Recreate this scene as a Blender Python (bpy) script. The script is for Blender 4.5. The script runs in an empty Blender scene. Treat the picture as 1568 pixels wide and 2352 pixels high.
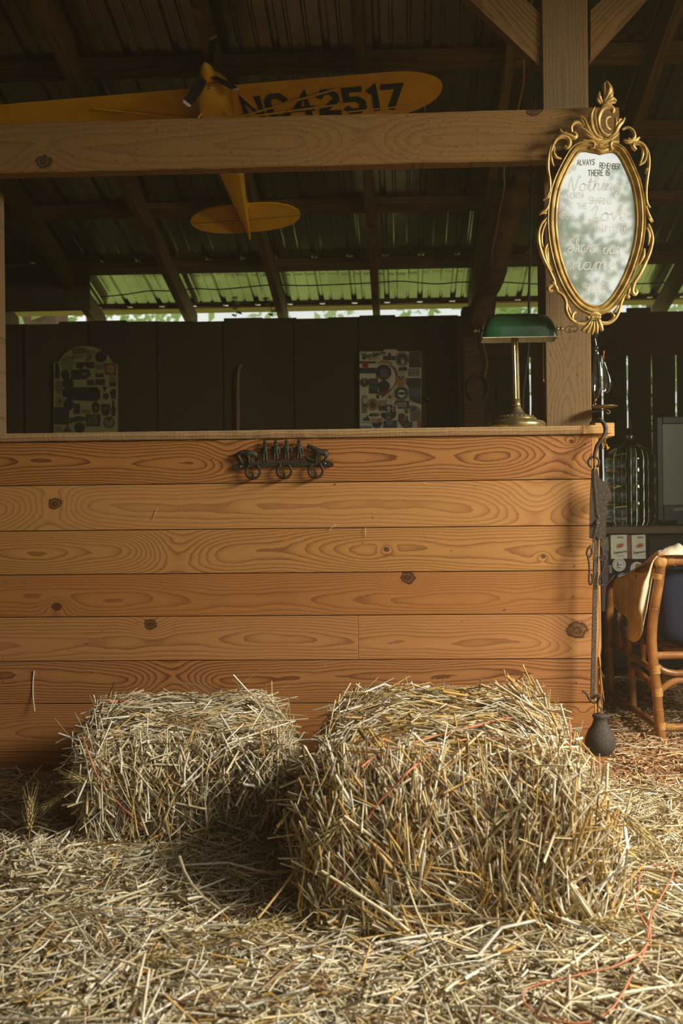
import bpy, bmesh, math, random
import numpy as np
from mathutils import Vector, Matrix, Euler

SC = bpy.context.scene
COL = SC.collection
R = math.radians
# ------------------------------------------------------------------ camera, sky, light, exposure
FPX = 2352 * 35.0 / 36.0
CAM_POS = Vector((0, -3.107, 0.84))
CAM_ROT = Matrix.Rotation(R(2.3), 3, 'Z') @ Matrix.Rotation(R(90), 3, 'X') @ Matrix.Rotation(-0.0105, 3, 'Z')
cam_d = bpy.data.cameras.new('camera')
cam = bpy.data.objects.new('camera', cam_d)
COL.objects.link(cam)
cam_d.sensor_fit = 'VERTICAL'
cam_d.sensor_height = 36
cam_d.sensor_width = 24
cam_d.lens = 35
cam_d.clip_end = 200
cam_d.dof.use_dof = True
cam_d.dof.focus_distance = 3.0
cam_d.dof.aperture_fstop = 5.0
cam.location = CAM_POS
cam.rotation_euler = CAM_ROT.to_euler()
SC.camera = cam

W = bpy.data.worlds.new('sky')
SC.world = W
W.use_nodes = True
nt = W.node_tree
bg = nt.nodes['Background']
tc = nt.nodes.new('ShaderNodeTexCoord')
nz = nt.nodes.new('ShaderNodeTexNoise')
nz.inputs['Scale'].default_value = 3.0
nz.inputs['Detail'].default_value = 4
nt.links.new(tc.outputs['Generated'], nz.inputs['Vector'])
cr = nt.nodes.new('ShaderNodeValToRGB')
cr.color_ramp.elements[0].position = 0.35
cr.color_ramp.elements[0].color = (0.80, 0.85, 0.77, 1)
cr.color_ramp.elements[1].position = 0.65
cr.color_ramp.elements[1].color = (1.0, 0.99, 0.91, 1)
nt.links.new(nz.outputs['Fac'], cr.inputs['Fac'])
nt.links.new(cr.outputs['Color'], bg.inputs['Color'])
bg.inputs['Strength'].default_value = 0.95

# daylight through the open side of the barn, to the right of and behind the camera
l = bpy.data.lights.new('door_daylight', 'AREA')
l.shape = 'RECTANGLE'
l.size = 1.3
l.size_y = 1.2
l.energy = 455
l.color = (1.0, 0.945, 0.80)
lo = bpy.data.objects.new('door_daylight', l)
COL.objects.link(lo)
lo.location = (3.1, -1.78, 2.65)
lo.rotation_euler = (Vector((0.1, -0.3, 0.7)) - Vector(lo.location)).to_track_quat('-Z', 'Y').to_euler()

SC.view_settings.view_transform = 'Standard'
SC.view_settings.look = 'None'
SC.view_settings.gamma = 1
SC.view_settings.exposure = 0.0
SC.view_settings.use_curve_mapping = False
SC.cycles.use_denoising = True
SC.cycles.use_adaptive_sampling = True
SC.cycles.adaptive_threshold = 0.045
SC.cycles.max_bounces = 7
SC.cycles.diffuse_bounces = 3
SC.cycles.glossy_bounces = 3
SC.cycles.transmission_bounces = 6
SC.cycles.transparent_max_bounces = 8
SC.cycles.sample_clamp_indirect = 4.0
SC.cycles.caustics_reflective = False
SC.cycles.caustics_refractive = False

# ------------------------------------------------------------------ measuring helpers (photo pixel -> a point at a real depth)
def ray(px, py):
    return CAM_ROT @ Vector(((px - 784) / FPX, -(py - 1176) / FPX, -1))
def at(px, py, Y=0.0):
    d = ray(px, py)
    return CAM_POS + d * ((Y - CAM_POS.y) / d.y)
def atz(px, py, z=0.0):
    d = ray(px, py)
    return CAM_POS + d * ((z - CAM_POS.z) / d.z)
def mpp(Y):
    return (Y - CAM_POS.y) / FPX

# ------------------------------------------------------------------ mesh helpers
class MB:
    def __init__(s):
        s.v = []; s.f = []; s.m = []; s.cur = 0
    def add(s, vs, fs):
        o = len(s.v)
        s.v += [Vector(a) for a in vs]
        s.f += [tuple(i + o for i in f) for f in fs]
        s.m += [s.cur] * len(fs)
        return s
    def box(s, lo, hi, jit=0.0):
        x0, y0, z0 = lo; x1, y1, z1 = hi
        vs = [(x, y, z) for z in (z0, z1) for y in (y0, y1) for x in (x0, x1)]
        if jit: vs = [tuple(c + random.uniform(-jit, jit) for c in v) for v in vs]
        return s.add(vs, [(0, 2, 3, 1), (4, 5, 7, 6), (0, 1, 5, 4), (2, 6, 7, 3), (0, 4, 6, 2), (1, 3, 7, 5)])
    def bbox(s, lo, hi, b=0.003):
        """box with chamfered edges"""
        bm = bmesh.new()
        bmesh.ops.create_cube(bm, size=1)
        for v in bm.verts:
            v.co = Vector([(lo[i] + hi[i]) / 2 + v.co[i] * (hi[i] - lo[i]) for i in range(3)])
        bmesh.ops.bevel(bm, geom=bm.edges[:], offset=b, segments=1, affect='EDGES')
        return s.addbm(bm)
    def addbm(s, bm):
        bm.verts.index_update()
        s.add([v.co.copy() for v in bm.verts], [tuple(v.index for v in f.verts) for f in bm.faces])
        bm.free()
        return s
    def tube(s, pts, rad, n=8, cap=True, flat=1.0, up=None, twist=0.0):
        pts = [Vector(p) for p in pts]
        k = len(pts)
        if not hasattr(rad, '__len__'): rad = [rad] * k
        t0 = (pts[1] - pts[0]).normalized()
        u = Vector(up) if up is not None else (Vector((0, 0, 1)) if abs(t0.z) < 0.9 else Vector((1, 0, 0)))
        vs = []; fs = []
        prev = None
        for i in range(k):
            t = (pts[min(i + 1, k - 1)] - pts[max(i - 1, 0)])
            if t.length < 1e-9: t = t0
            t = t.normalized()
            if prev is None or up is not None:
                a = (u - t * u.dot(t))
                if a.length < 1e-6: a = t.orthogonal()
            else:
                a = prev - t * prev.dot(t)
            a.normalize(); prev = a
            b = t.cross(a)
            for j in range(n):
                an = 2 * math.pi * j / n + twist
                vs.append(pts[i] + (a * math.cos(an) * flat + b * math.sin(an)) * rad[i])
        for i in range(k - 1):
            for j in range(n):
                j2 = (j + 1) % n
                fs.append((i * n + j, i * n + j2, (i + 1) * n + j2, (i + 1) * n + j))
        if cap:
            fs.append(tuple(range(n))[::-1])
            fs.append(tuple((k - 1) * n + j for j in range(n)))
        return s.add(vs, fs)
    def ring(s, c, r, rt, ax1, ax2, n=16, m=6, a0=0, a1=2 * math.pi):
        ax1 = Vector(ax1); ax2 = Vector(ax2); c = Vector(c)
        pts = [c + ax1 * r * math.cos(a0 + (a1 - a0) * i / n) + ax2 * r * math.sin(a0 + (a1 - a0) * i / n) for i in range(n + 1)]
        return s.tube(pts, rt, m, cap=abs(a1 - a0) < 6.28)
    def lathe(s, prof, c=(0, 0, 0), n=24, axis='Z', caps=True):
        c = Vector(c); vs = []; fs = []
        for r, h in prof:
            for j in range(n):
                a = 2 * math.pi * j / n
                p = (r * math.cos(a), r * math.sin(a), h)
                if axis == 'X': p = (h, p[0], p[1])
                elif axis == 'Y': p = (p[0], h, p[1])
                vs.append(c + Vector(p))
        k = len(prof)
        for i in range(k - 1):
            for j in range(n):
                j2 = (j + 1) % n
                fs.append((i * n + j, i * n + j2, (i + 1) * n + j2, (i + 1) * n + j))
        if caps:
            fs.append(tuple(range(n))[::-1]); fs.append(tuple((k - 1) * n + j for j in range(n)))
        return s.add(vs, fs)
    def prism(s, poly, dv):
        """closed polygon of 3D points, pushed along dv"""
        n = len(poly); dv = Vector(dv)
        vs = [Vector(p) for p in poly] + [Vector(p) + dv for p in poly]
        fs = [tuple(range(n)), tuple(range(2 * n - 1, n - 1, -1))]
        for i in range(n):
            j = (i + 1) % n
            fs.append((i, i + n, j + n, j))
        return s.add(vs, fs)
    def grid(s, rows):
        nr = len(rows); nc = len(rows[0])
        vs = [p for r in rows for p in r]
        fs = [(i * nc + j, i * nc + j + 1, (i + 1) * nc + j + 1, (i + 1) * nc + j) for i in range(nr - 1) for j in range(nc - 1)]
        return s.add(vs, fs)
    def sphere(s, c, r, n=10, sc=(1, 1, 1)):
        c = Vector(c)
        prof = [(max(r * math.sin(math.pi * i / n), 1e-5), -r * math.cos(math.pi * i / n)) for i in range(n + 1)]
        o = len(s.v)
        s.lathe(prof, (0, 0, 0), 2 * n, caps=False)
        for i in range(o, len(s.v)):
            v = s.v[i]
            s.v[i] = Vector((v.x * sc[0], v.y * sc[1], v.z * sc[2])) + c
        return s
    def build(s, name, mats, parent=None, smooth=False, recalc=True, auto=None, raw=False):
        off = Vector((0, 0, 0)) if raw else root_loc(parent)
        me = bpy.data.meshes.new(name)
        me.from_pydata([tuple(v - off) for v in s.v], [], s.f)
        if not isinstance(mats, (list, tuple)): mats = [mats]
        for m in mats: me.materials.append(m)
        if len(mats) > 1: me.polygons.foreach_set('material_index', s.m)
        if recalc:
            bm = bmesh.new(); bm.from_mesh(me)
            bmesh.ops.recalc_face_normals(bm, faces=bm.faces[:])
            bm.to_mesh(me); bm.free()
        if smooth:
            me.polygons.foreach_set('use_smooth', [True] * len(me.polygons))
            if auto: me.set_sharp_from_angle(angle=R(auto))
        me.update()
        return link(name, me, parent)

def root_loc(p):
    t = Vector((0, 0, 0))
    while p is not None:
        t += Vector(p.location); p = p.parent
    return t
def link(name, data, parent=None):
    o = bpy.data.objects.new(name, data)
    COL.objects.link(o)
    if parent is not None: o.parent = parent
    return o
def tag(o, label=None, cat=None, group=None, kind=None):
    if label: o['label'] = label
    if cat: o['category'] = cat
    if group: o['group'] = group
    if kind: o['kind'] = kind
    return o
def thing(name, label, cat, loc, group=None, kind=None):
    o = link(name, None)
    o.empty_display_size = 0.05
    o.location = loc
    return tag(o, label, cat, group, kind)
def smooth_pts(pts, n=6, closed=False):
    """Catmull-Rom through the points"""
    pts = [Vector(p) for p in pts]
    out = []
    k = len(pts)
    rng = range(k) if closed else range(k - 1)
    for i in rng:
        if closed:
            p0, p1, p2, p3 = pts[i - 1], pts[i], pts[(i + 1) % k], pts[(i + 2) % k]
        else:
            p0 = pts[max(i - 1, 0)]; p1 = pts[i]; p2 = pts[i + 1]; p3 = pts[min(i + 2, k - 1)]
        for j in range(n):
            t = j / n
            out.append(0.5 * ((2 * p1) + (-p0 + p2) * t + (2 * p0 - 5 * p1 + 4 * p2 - p3) * t * t + (-p0 + 3 * p1 - 3 * p2 + p3) * t ** 3))
    if not closed: out.append(pts[-1])
    return out
def lerp(a, b, t): return a + (b - a) * t
def rlist(a, b, c, n):
    """radius along a stroke: start a, middle b, end c"""
    return [lerp(a, b, i / (n - 1) * 2) if i / (n - 1) < .5 else lerp(b, c, i / (n - 1) * 2 - 1) for i in range(n)]
def skin(name, verts, edges, radii, mat, parent, levels=1, root=0):
    off = root_loc(parent)
    me = bpy.data.meshes.new(name)
    me.from_pydata([tuple(Vector(v) - off) for v in verts], edges, [])
    o = link(name, me, parent)
    md = o.modifiers.new('skin', 'SKIN')
    for i, sv in enumerate(me.skin_vertices[0].data):
        r = radii[i]
        sv.radius = (r, r) if not isinstance(r, tuple) else r
        sv.use_root = (i == root)
    ms = o.modifiers.new('sub', 'SUBSURF'); ms.levels = levels; ms.render_levels = levels
    dg = bpy.context.evaluated_depsgraph_get()
    m2 = bpy.data.meshes.new_from_object(o.evaluated_get(dg))
    o.modifiers.clear(); o.data = m2; m2.name = name
    m2.materials.clear(); m2.materials.append(mat)
    m2.polygons.foreach_set('use_smooth', [True] * len(m2.polygons))
    return o

# ------------------------------------------------------------------ lettering: single stroke letters given a width
GL = {
 'A': [[(0,0),(.4,1),(.8,0)],[(.15,.38),(.65,.38)]], 'B': [[(0,0),(0,1),(.45,1),(.62,.85),(.62,.65),(.45,.53),(0,.53)],[(.45,.53),(.7,.4),(.7,.15),(.5,0),(0,0)]],
 'C': [[(.75,.8),(.55,1),(.2,1),(0,.8),(0,.2),(.2,0),(.55,0),(.75,.2)]], 'D': [[(0,0),(0,1),(.4,1),(.7,.75),(.7,.25),(.4,0),(0,0)]],
 'E': [[(.6,1),(0,1),(0,0),(.6,0)],[(0,.52),(.5,.52)]], 'F': [[(.6,1),(0,1),(0,0)],[(0,.52),(.5,.52)]],
 'G': [[(.75,.8),(.55,1),(.2,1),(0,.8),(0,.2),(.2,0),(.55,0),(.75,.2),(.75,.48),(.45,.48)]], 'H': [[(0,0),(0,1)],[(.65,0),(.65,1)],[(0,.5),(.65,.5)]],
 'I': [[(0,0),(0,1)]], 'K': [[(0,0),(0,1)],[(.6,1),(0,.45)],[(.2,.6),(.65,0)]], 'L': [[(0,1),(0,0),(.55,0)]],
 'M': [[(0,0),(0,1),(.4,.35),(.8,1),(.8,0)]], 'N': [[(0,0),(0,1),(.68,0),(.68,1)]], 'O': [[(.2,0),(0,.2),(0,.8),(.2,1),(.55,1),(.75,.8),(.75,.2),(.55,0),(.2,0)]],
 'P': [[(0,0),(0,1),(.5,1),(.68,.85),(.68,.6),(.5,.45),(0,.45)]], 'R': [[(0,0),(0,1),(.5,1),(.68,.85),(.68,.6),(.5,.48),(0,.48)],[(.35,.48),(.7,0)]],
 'S': [[(.65,.85),(.5,1),(.2,1),(.02,.85),(.02,.65),(.2,.52),(.5,.48),(.68,.35),(.68,.15),(.5,0),(.18,0),(0,.15)]], 'T': [[(0,1),(.75,1)],[(.375,1),(.375,0)]],
 'U': [[(0,1),(0,.2),(.2,0),(.5,0),(.7,.2),(.7,1)]], 'V': [[(0,1),(.38,0),(.76,1)]], 'W': [[(0,1),(.22,0),(.48,.7),(.74,0),(.96,1)]], 'X': [[(0,0),(.7,1)],[(0,1),(.7,0)]],
 'Y': [[(0,1),(.36,.5),(.72,1)],[(.36,.5),(.36,0)]], 'Z': [[(0,1),(.7,1),(0,0),(.7,0)]],
 '1': [[(0,.85),(.2,1),(.2,0)]], '2': [[(0,.8),(.2,1),(.5,1),(.7,.8),(.7,.6),(0,.12),(0,0),(.72,0)]], '4': [[(.52,0),(.52,1),(0,.3),(.75,.3)]],
 '5': [[(.68,1),(.03,1),(.03,.56),(.5,.56),(.7,.4),(.7,.15),(.5,0),(.15,0),(0,.15)]], '7': [[(0,1),(.72,1),(.25,0)]], '8': [[(.2,.52),(.04,.68),(.04,.86),(.2,1),(.5,1),(.66,.86),(.66,.68),(.5,.52),(.2,.52),(0,.36),(0,.15),(.2,0),(.5,0),(.7,.15),(.7,.36),(.5,.52)]],
 '0': [[(.2,0),(0,.2),(0,.8),(.2,1),(.5,1),(.7,.8),(.7,.2),(.5,0),(.2,0)]], ' ': [],
 # script
 'n~': [[(-.05,.0),(.1,.5),(.1,.0)],[(.1,.3),(.28,.5),(.4,.42),(.4,.05),(.52,.02),(.6,.15)]], 'o~': [[(.25,.5),(.05,.38),(.05,.1),(.22,0),(.4,.12),(.4,.4),(.25,.5),(.4,.42),(.58,.4)]],
 't~': [[(.0,.1),(.22,.98),(.15,.1),(.26,.0),(.42,.15)],[(.0,.62),(.42,.68)]], 'h~': [[(.0,.1),(.3,.85),(.22,1.0),(.1,.85),(.1,0)],[(.1,.3),(.28,.5),(.4,.42),(.4,.05),(.52,.02),(.62,.15)]],
 'i~': [[(.0,.1),(.14,.5),(.14,.06),(.24,0),(.34,.15)],[(.15,.7),(.16,.74)]], 'g~': [[(.4,.42),(.22,.5),(.05,.36),(.06,.1),(.2,.0),(.36,.1),(.42,.5),(.42,-.4),(.25,-.62),(.08,-.5),(.2,-.25),(.62,.2),(1.0,.35)]],
 'v~': [[(.0,.4),(.1,.5),(.22,.02),(.42,.5),(.56,.42)]], 'e~': [[(.0,.1),(.34,.3),(.32,.46),(.18,.5),(.05,.34),(.08,.1),(.24,.0),(.46,.16)]], 'a~': [[(.4,.42),(.22,.5),(.05,.36),(.06,.1),(.2,.0),(.36,.1),(.42,.5),(.4,.08),(.5,.0),(.6,.15)]],
 'r~': [[(.0,.1),(.12,.52),(.2,.42),(.36,.42),(.32,.1),(.42,.0),(.54,.15)]], 'u~': [[(.0,.5),(.02,.12),(.14,.0),(.3,.1),(.36,.5),(.36,.08),(.46,.0),(.56,.15)]], 'm~': [[(-.05,0),(.1,.5),(.1,0)],[(.1,.3),(.24,.5),(.32,.42),(.32,0)],[(.32,.3),(.46,.5),(.56,.42),(.56,.05),(.66,0),(.76,.15)]],
 'N~': [[(-.1,.05),(.05,.1),(.2,1.0),(.5,.0),(.75,1.05),(.9,.95)]], 'L~': [[(.1,.7),(.3,1.0),(.42,.8),(.2,.1),(.0,.08),(.1,-.02),(.45,.05),(.7,.0)]], 'S~': [[(.6,.8),(.45,1.0),(.2,.9),(.2,.65),(.5,.4),(.5,.12),(.25,-.02),(.0,.12),(.2,.3),(.7,.2)]],
 'd~': [[(.4,.42),(.22,.5),(.05,.36),(.06,.1),(.2,.0),(.36,.1),(.5,1.0),(.42,.1),(.52,.0),(.62,.15)]], 's~': [[(.0,.1),(.25,.55),(.3,.2),(.2,0),(.05,.05),(.4,.12)]], 'p~': [[(.0,.1),(.15,.5),(.1,-.4)],[(.14,.3),(.3,.5),(.44,.35),(.4,.05),(.2,.0),(.52,.15)]],
 'W~': [[(0,.9),(.1,1.0),(.15,.1),(.3,.0),(.5,.9),(.5,.1),(.65,0),(.9,1.05)]],
}
def letters(txt, o, ex, ey, ez, h, w, gap=0.22, thick=None, script=False, kern=1.0):
    """list of 3D ribbons -> MB; ez = away from the surface"""
    mb = MB(); x = 0.0
    o = Vector(o); ex = Vector(ex); ey = Vector(ey); ez = Vector(ez)
    th = thick if thick is not None else w * .25
    for ch in txt:
        key = ch + '~' if script and ch + '~' in GL else ch
        st = GL.get(key, [])
        mx = max([p[0] for s_ in st for p in s_], default=.3)
        if script and key.endswith('g~'): mx = .55
        for s_ in st:
            pts = [o + ex * (x + p[0] * h * kern) + ey * p[1] * h for p in s_]
            if script: pts = smooth_pts(pts, 4)
            ribbon(mb, pts, w, ez, th)
        x += (mx * kern + (0.0 if script and key.endswith('~') else gap)) * h
    mb.width = x
    return mb
def ribbon(mb, pts, w, nrm, th):
    nrm = Vector(nrm).normalized()
    k = len(pts)
    L = []; Rr = []
    for i in range(k):
        a = pts[i] - pts[i - 1] if i > 0 else pts[1] - pts[0]
        b = pts[i + 1] - pts[i] if i < k - 1 else a
        if a.length < 1e-9: a = b
        if b.length < 1e-9: b = a
        sa = nrm.cross(a.normalized()); sb = nrm.cross(b.normalized())
        m = sa + sb
        m = m.normalized() if m.length > 1e-6 else sa
        c = max(m.dot(sa), .5)
        e = m * (w / 2 / c)
        ext = Vector((0, 0, 0))
        if i == 0: ext = -a.normalized() * w * .3
        if i == k - 1: ext = b.normalized() * w * .3
        L.append(pts[i] + e + ext); Rr.append(pts[i] - e + ext)
    vs = []
    for i in range(k):
        vs += [L[i] + nrm * th, Rr[i] + nrm * th, Rr[i], L[i]]
    fs = []
    for i in range(k - 1):
        a = i * 4; b = a + 4
        fs += [(a, a + 1, b + 1, b), (a + 1, a + 2, b + 2, b + 1), (a + 3, a, b, b + 3)]
    fs += [(0, 3, 2, 1), ((k - 1) * 4, (k - 1) * 4 + 1, (k - 1) * 4 + 2, (k - 1) * 4 + 3)]
    mb.add(vs, fs)

# ------------------------------------------------------------------ materials
def srgb(r, g, b):
    f = lambda c: (c / 255 / 12.92) if c / 255 <= .04045 else ((c / 255 + .055) / 1.055) ** 2.4
    return (f(r), f(g), f(b), 1)
class NT:
    def __init__(s, name):
        s.mat = bpy.data.materials.new(name); s.mat.use_nodes = True
        s.t = s.mat.node_tree; s.b = s.t.nodes['Principled BSDF']
    def n(s, typ, **kw):
        nd = s.t.nodes.new(typ)
        for k, v in kw.items(): setattr(nd, k, v)
        return nd
    def put(s, inp, v):
        if hasattr(v, 'is_output') or isinstance(v, bpy.types.NodeSocket): s.t.links.new(v, inp)
        elif v is not None: inp.default_value = v
    def m(s, op, a, b=None, c=None, clamp=False):
        nd = s.n('ShaderNodeMath', operation=op, use_clamp=clamp)
        s.put(nd.inputs[0], a)
        if b is not None: s.put(nd.inputs[1], b)
        if c is not None: s.put(nd.inputs[2], c)
        return nd.outputs[0]
    def vec(s, x, y, z):
        nd = s.n('ShaderNodeCombineXYZ')
        for i, v in enumerate((x, y, z)): s.put(nd.inputs[i], v)
        return nd.outputs[0]
    def noise(s, v, scale=1.0, detail=2, rough=.5, dist=0.0):
        nd = s.n('ShaderNodeTexNoise')
        s.put(nd.inputs['Vector'], v)
        nd.inputs['Scale'].default_value = scale; nd.inputs['Detail'].default_value = detail
        nd.inputs['Roughness'].default_value = rough; nd.inputs['Distortion'].default_value = dist
        return nd.outputs['Fac']
    def ramp(s, f, stops, interp='LINEAR'):
        nd = s.n('ShaderNodeValToRGB')
        e = nd.color_ramp.elements
        nd.color_ramp.interpolation = interp
        while len(e) > 1: e.remove(e[-1])
        e[0].position = stops[0][0]; e[0].color = stops[0][1]
        for p, c in stops[1:]:
            x = e.new(p); x.color = c
        s.put(nd.inputs[0], f)
        return nd.outputs[0]
    def mix(s, f, a, b, mode='MIX'):
        nd = s.n('ShaderNodeMix', data_type='RGBA', blend_type=mode)
        s.put(nd.inputs[0], f); s.put(nd.inputs[6], a); s.put(nd.inputs[7], b)
        return nd.outputs[2]
    def bump(s, h, strength=.3, dist=.002):
        nd = s.n('ShaderNodeBump')
        nd.inputs['Strength'].default_value = strength; nd.inputs['Distance'].default_value = dist
        s.put(nd.inputs['Height'], h)
        s.t.links.new(nd.outputs[0], s.b.inputs['Normal'])
    def out(s, color=None, rough=None, metal=None, spec=None):
        if color is not None: s.put(s.b.inputs['Base Color'], color)
        if rough is not None: s.put(s.b.inputs['Roughness'], rough)
        if metal is not None: s.put(s.b.inputs['Metallic'], metal)
        if spec is not None: s.put(s.b.inputs['Specular IOR Level'], spec)
        return s.mat
def bw(v): return (v, v, v, 1)

def wood(name, light, dark, axis='X', spacing=.009, v0=0.0, w0=.05, wa=.03, wb=.035, fu=1.3, knots=(), rough=.55, seed=0.0, bump=.25,
         sawn=0.0, rnd=0.0, spots=0.0, grime=None, contrast=1.0, jag=.9, specks=0.0):
    N = NT(name)
    g = N.n('ShaderNodeTexCoord').outputs['Object']
    sp = N.n('ShaderNodeSeparateXYZ'); N.put(sp.inputs[0], g)
    X, Y, Z = sp.outputs
    u, v, w = {'X': (X, Z, Y), 'Y': (Y, X, Z), 'Z': (Z, X, Y), 'R': (Y, X, N.m('ADD', Z, N.m('MULTIPLY', Y, .26)))}[axis]
    if rnd:
        oi = N.n('ShaderNodeObjectInfo').outputs['Random']
        sd = N.m('MULTIPLY', oi, 37.0)
    else:
        sd = seed
    us = N.m('MULTIPLY', u, fu)
    n1 = N.noise(N.vec(us, N.m('MULTIPLY', v, 2.5), sd), 1.0, 1.5)
    n2 = N.noise(N.vec(us, N.m('MULTIPLY', v, 2.5), N.m('ADD', sd, 7.3)), 1.25, 2.0, .45)
    nf = N.noise(N.vec(N.m('MULTIPLY', u, 14.0), N.m('MULTIPLY', v, 60.0), sd), 1.0, 2.0)
    vv = N.m('ADD', N.m('SUBTRACT', v, v0), N.m('MULTIPLY', N.m('SUBTRACT', n1, .5), wa * 2))
    ww = N.m('ADD', N.m('ADD', N.m('MULTIPLY', w, 1.0), w0), N.m('MULTIPLY', N.m('SUBTRACT', n2, .5), wb * 2))
    r = N.m('SQRT', N.m('ADD', N.m('MULTIPLY', vv, vv), N.m('MULTIPLY', ww, ww)))
    nm = N.noise(N.vec(N.m('MULTIPLY', u, 6.0), N.m('MULTIPLY', v, 26.0), N.m('ADD', sd, 1.7)), 1.0, 3.0, .55)
    r = N.m('ADD', r, N.m('ADD', N.m('MULTIPLY', nf, spacing * .35), N.m('MULTIPLY', nm, spacing * jag)))
    kmask = None
    for (ku, kv, kr, dk) in knots:
        du = N.m('MULTIPLY', N.m('SUBTRACT', u, ku), .62); dv = N.m('SUBTRACT', v, kv)
        d2 = N.m('ADD', N.m('MULTIPLY', du, du), N.m('MULTIPLY', dv, dv))
        s2 = (kr * 2.4) ** 2
        ex = N.m('POWER', 2.718, N.m('MULTIPLY', d2, -1 / s2))
        r = N.m('ADD', r, N.m('MULTIPLY', ex, max(kr * 1.7, spacing * 2.0)))
        if not dk: continue
        du1 = N.m('MULTIPLY', N.m('SUBTRACT', u, ku), .8)
        dd = N.m('SQRT', N.m('ADD', N.m('MULTIPLY', du1, du1), N.m('MULTIPLY', dv, dv)))
        dd = N.m('ADD', dd, N.m('MULTIPLY', N.m('SUBTRACT', N.noise(N.vec(u, v, sd), 55, 2), .5), kr * .9))
        mk = N.ramp(N.m('DIVIDE', dd, kr * 1.3), [(0, bw(.72)), (.3, bw(.95)), (.42, bw(.6)), (.6, bw(.8)), (.72, bw(1.0)), (.8, bw(.25)), (1, bw(0))])
        kmask = mk if kmask is None else N.m('MAXIMUM', kmask, mk)
    fr = N.m('FRACT', N.m('DIVIDE', r, spacing))
    prof = N.ramp(fr, [(0, bw(.05)), (.40, bw(.10)), (.66, bw(.38)), (.80, bw(.75)), (.88, bw(1.0)), (.96, bw(1.0)), (1, bw(.05))])
    big = N.noise(N.vec(N.m('MULTIPLY', u, 2.0), N.m('MULTIPLY', v, 14.0), N.m('ADD', sd, 3.0)), 1.0, 2)
    amt = N.m('MULTIPLY', prof, N.m('MULTIPLY_ADD', big, .9 * contrast, .35 * contrast), clamp=True)
    fib = N.noise(N.vec(N.m('MULTIPLY', u, 9.0), N.m('MULTIPLY', v, 420.0), N.m('MULTIPLY', w, 420.0)), 1.0, 2)
    c = N.mix(amt, light, dark)
    c = N.mix(N.m('MULTIPLY', N.m('SUBTRACT', fib, .3), .45, clamp=True), c, dark)
    if rnd:
        hv = N.n('ShaderNodeHueSaturation'); N.put(hv.inputs['Color'], c)
        N.put(hv.inputs['Value'], N.m('MULTIPLY_ADD', oi, rnd, 1 - rnd / 2))
        c = hv.outputs[0]
    if kmask is not None:
        c = N.mix(kmask, c, (dark[0] * .16, dark[1] * .14, dark[2] * .14, 1))
    if spots:
        sn = N.noise(N.vec(N.m('MULTIPLY', u, 60), N.m('MULTIPLY', v, 120), sd), 1.0, 2)
        c = N.mix(N.ramp(sn, [(.60, bw(0)), (.72, bw(spots))]), c, (dark[0] * .4, dark[1] * .35, dark[2] * .35, 1))
    if specks:
        s1 = N.noise(N.vec(N.m('MULTIPLY', u, 260), N.m('MULTIPLY', v, 120), sd), 1.0, 1)
        c = N.mix(N.ramp(s1, [(.76, bw(0)), (.80, bw(specks))]), c, (.75, .6, .4, 1))
        s2 = N.noise(N.vec(N.m('MULTIPLY', u, 55), N.m('MULTIPLY', v, 75), N.m('ADD', sd, 9)), 1.0, 1)
        c = N.mix(N.ramp(s2, [(.77, bw(0)), (.80, bw(specks))]), c, (.06, .03, .015, 1))
    if grime:
        gn = N.noise(N.vec(N.m('MULTIPLY', u, 3), N.m('MULTIPLY', v, 9), N.m('MULTIPLY', w, 9)), 1.0, 4, .6)
        c = N.mix(N.ramp(gn, [(.42, bw(0)), (.7, bw(grime[1]))]), c, grime[0])
    h = N.m('SUBTRACT', N.m('MULTIPLY', fib, .7), N.m('MULTIPLY', amt, .35))
    if sawn:
        sw = N.noise(N.vec(N.m('MULTIPLY', u, 330.0), N.m('MULTIPLY', N.m('ADD', v, w), 12.0), 0.0), 1.0, 2)
        h = N.m('MULTIPLY_ADD', sw, sawn, h)
        c = N.mix(N.m('MULTIPLY', N.m('SUBTRACT', sw, .45), sawn * 1.1, clamp=True), c, (min(light[0] * 1.5, 1), min(light[1] * 1.5, 1), min(light[2] * 1.6, 1), 1))
    if kmask is not None: h = N.m('SUBTRACT', h, N.m('MULTIPLY', kmask, 1.5))
    N.bump(h, bump, .0016)
    return N.out(c, rough, 0, .35)
def plain(name, col, rough=.5, metal=0, var=.25, scale=40, bump=0, spec=.5, col2=None):
    N = NT(name)
    g = N.n('ShaderNodeTexCoord').outputs['Object']
    nz = N.noise(g, scale, 4, .6)
    d = col2 or (col[0] * (1 - var), col[1] * (1 - var), col[2] * (1 - var), 1)
    c = N.mix(N.ramp(nz, [(.35, bw(0)), (.65, bw(1))]), d, col)
    if bump: N.bump(nz, bump, .002)
    return N.out(c, rough, metal, spec)
def thin_glass(name, tint, refl=.9):
    N = NT(name)
    tr = N.n('ShaderNodeBsdfTransparent'); tr.inputs[0].default_value = tint
    gl = N.n('ShaderNodeBsdfGlossy'); gl.inputs['Color'].default_value = (refl, refl, refl, 1); gl.inputs['Roughness'].default_value = .03
    lw = N.n('ShaderNodeLayerWeight'); lw.inputs['Blend'].default_value = .28
    nz = N.noise(N.n('ShaderNodeTexCoord').outputs['Object'], 25, 3)
    f = N.m('ADD', N.m('MULTIPLY', lw.outputs['Facing'], .55), N.m('MULTIPLY', nz, .10), clamp=True)
    mx = N.n('ShaderNodeMixShader'); N.put(mx.inputs[0], f)
    N.t.links.new(tr.outputs[0], mx.inputs[1]); N.t.links.new(gl.outputs[0], mx.inputs[2])
    N.t.links.new(mx.outputs[0], N.t.nodes['Material Output'].inputs['Surface'])
    return N.mat
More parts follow.
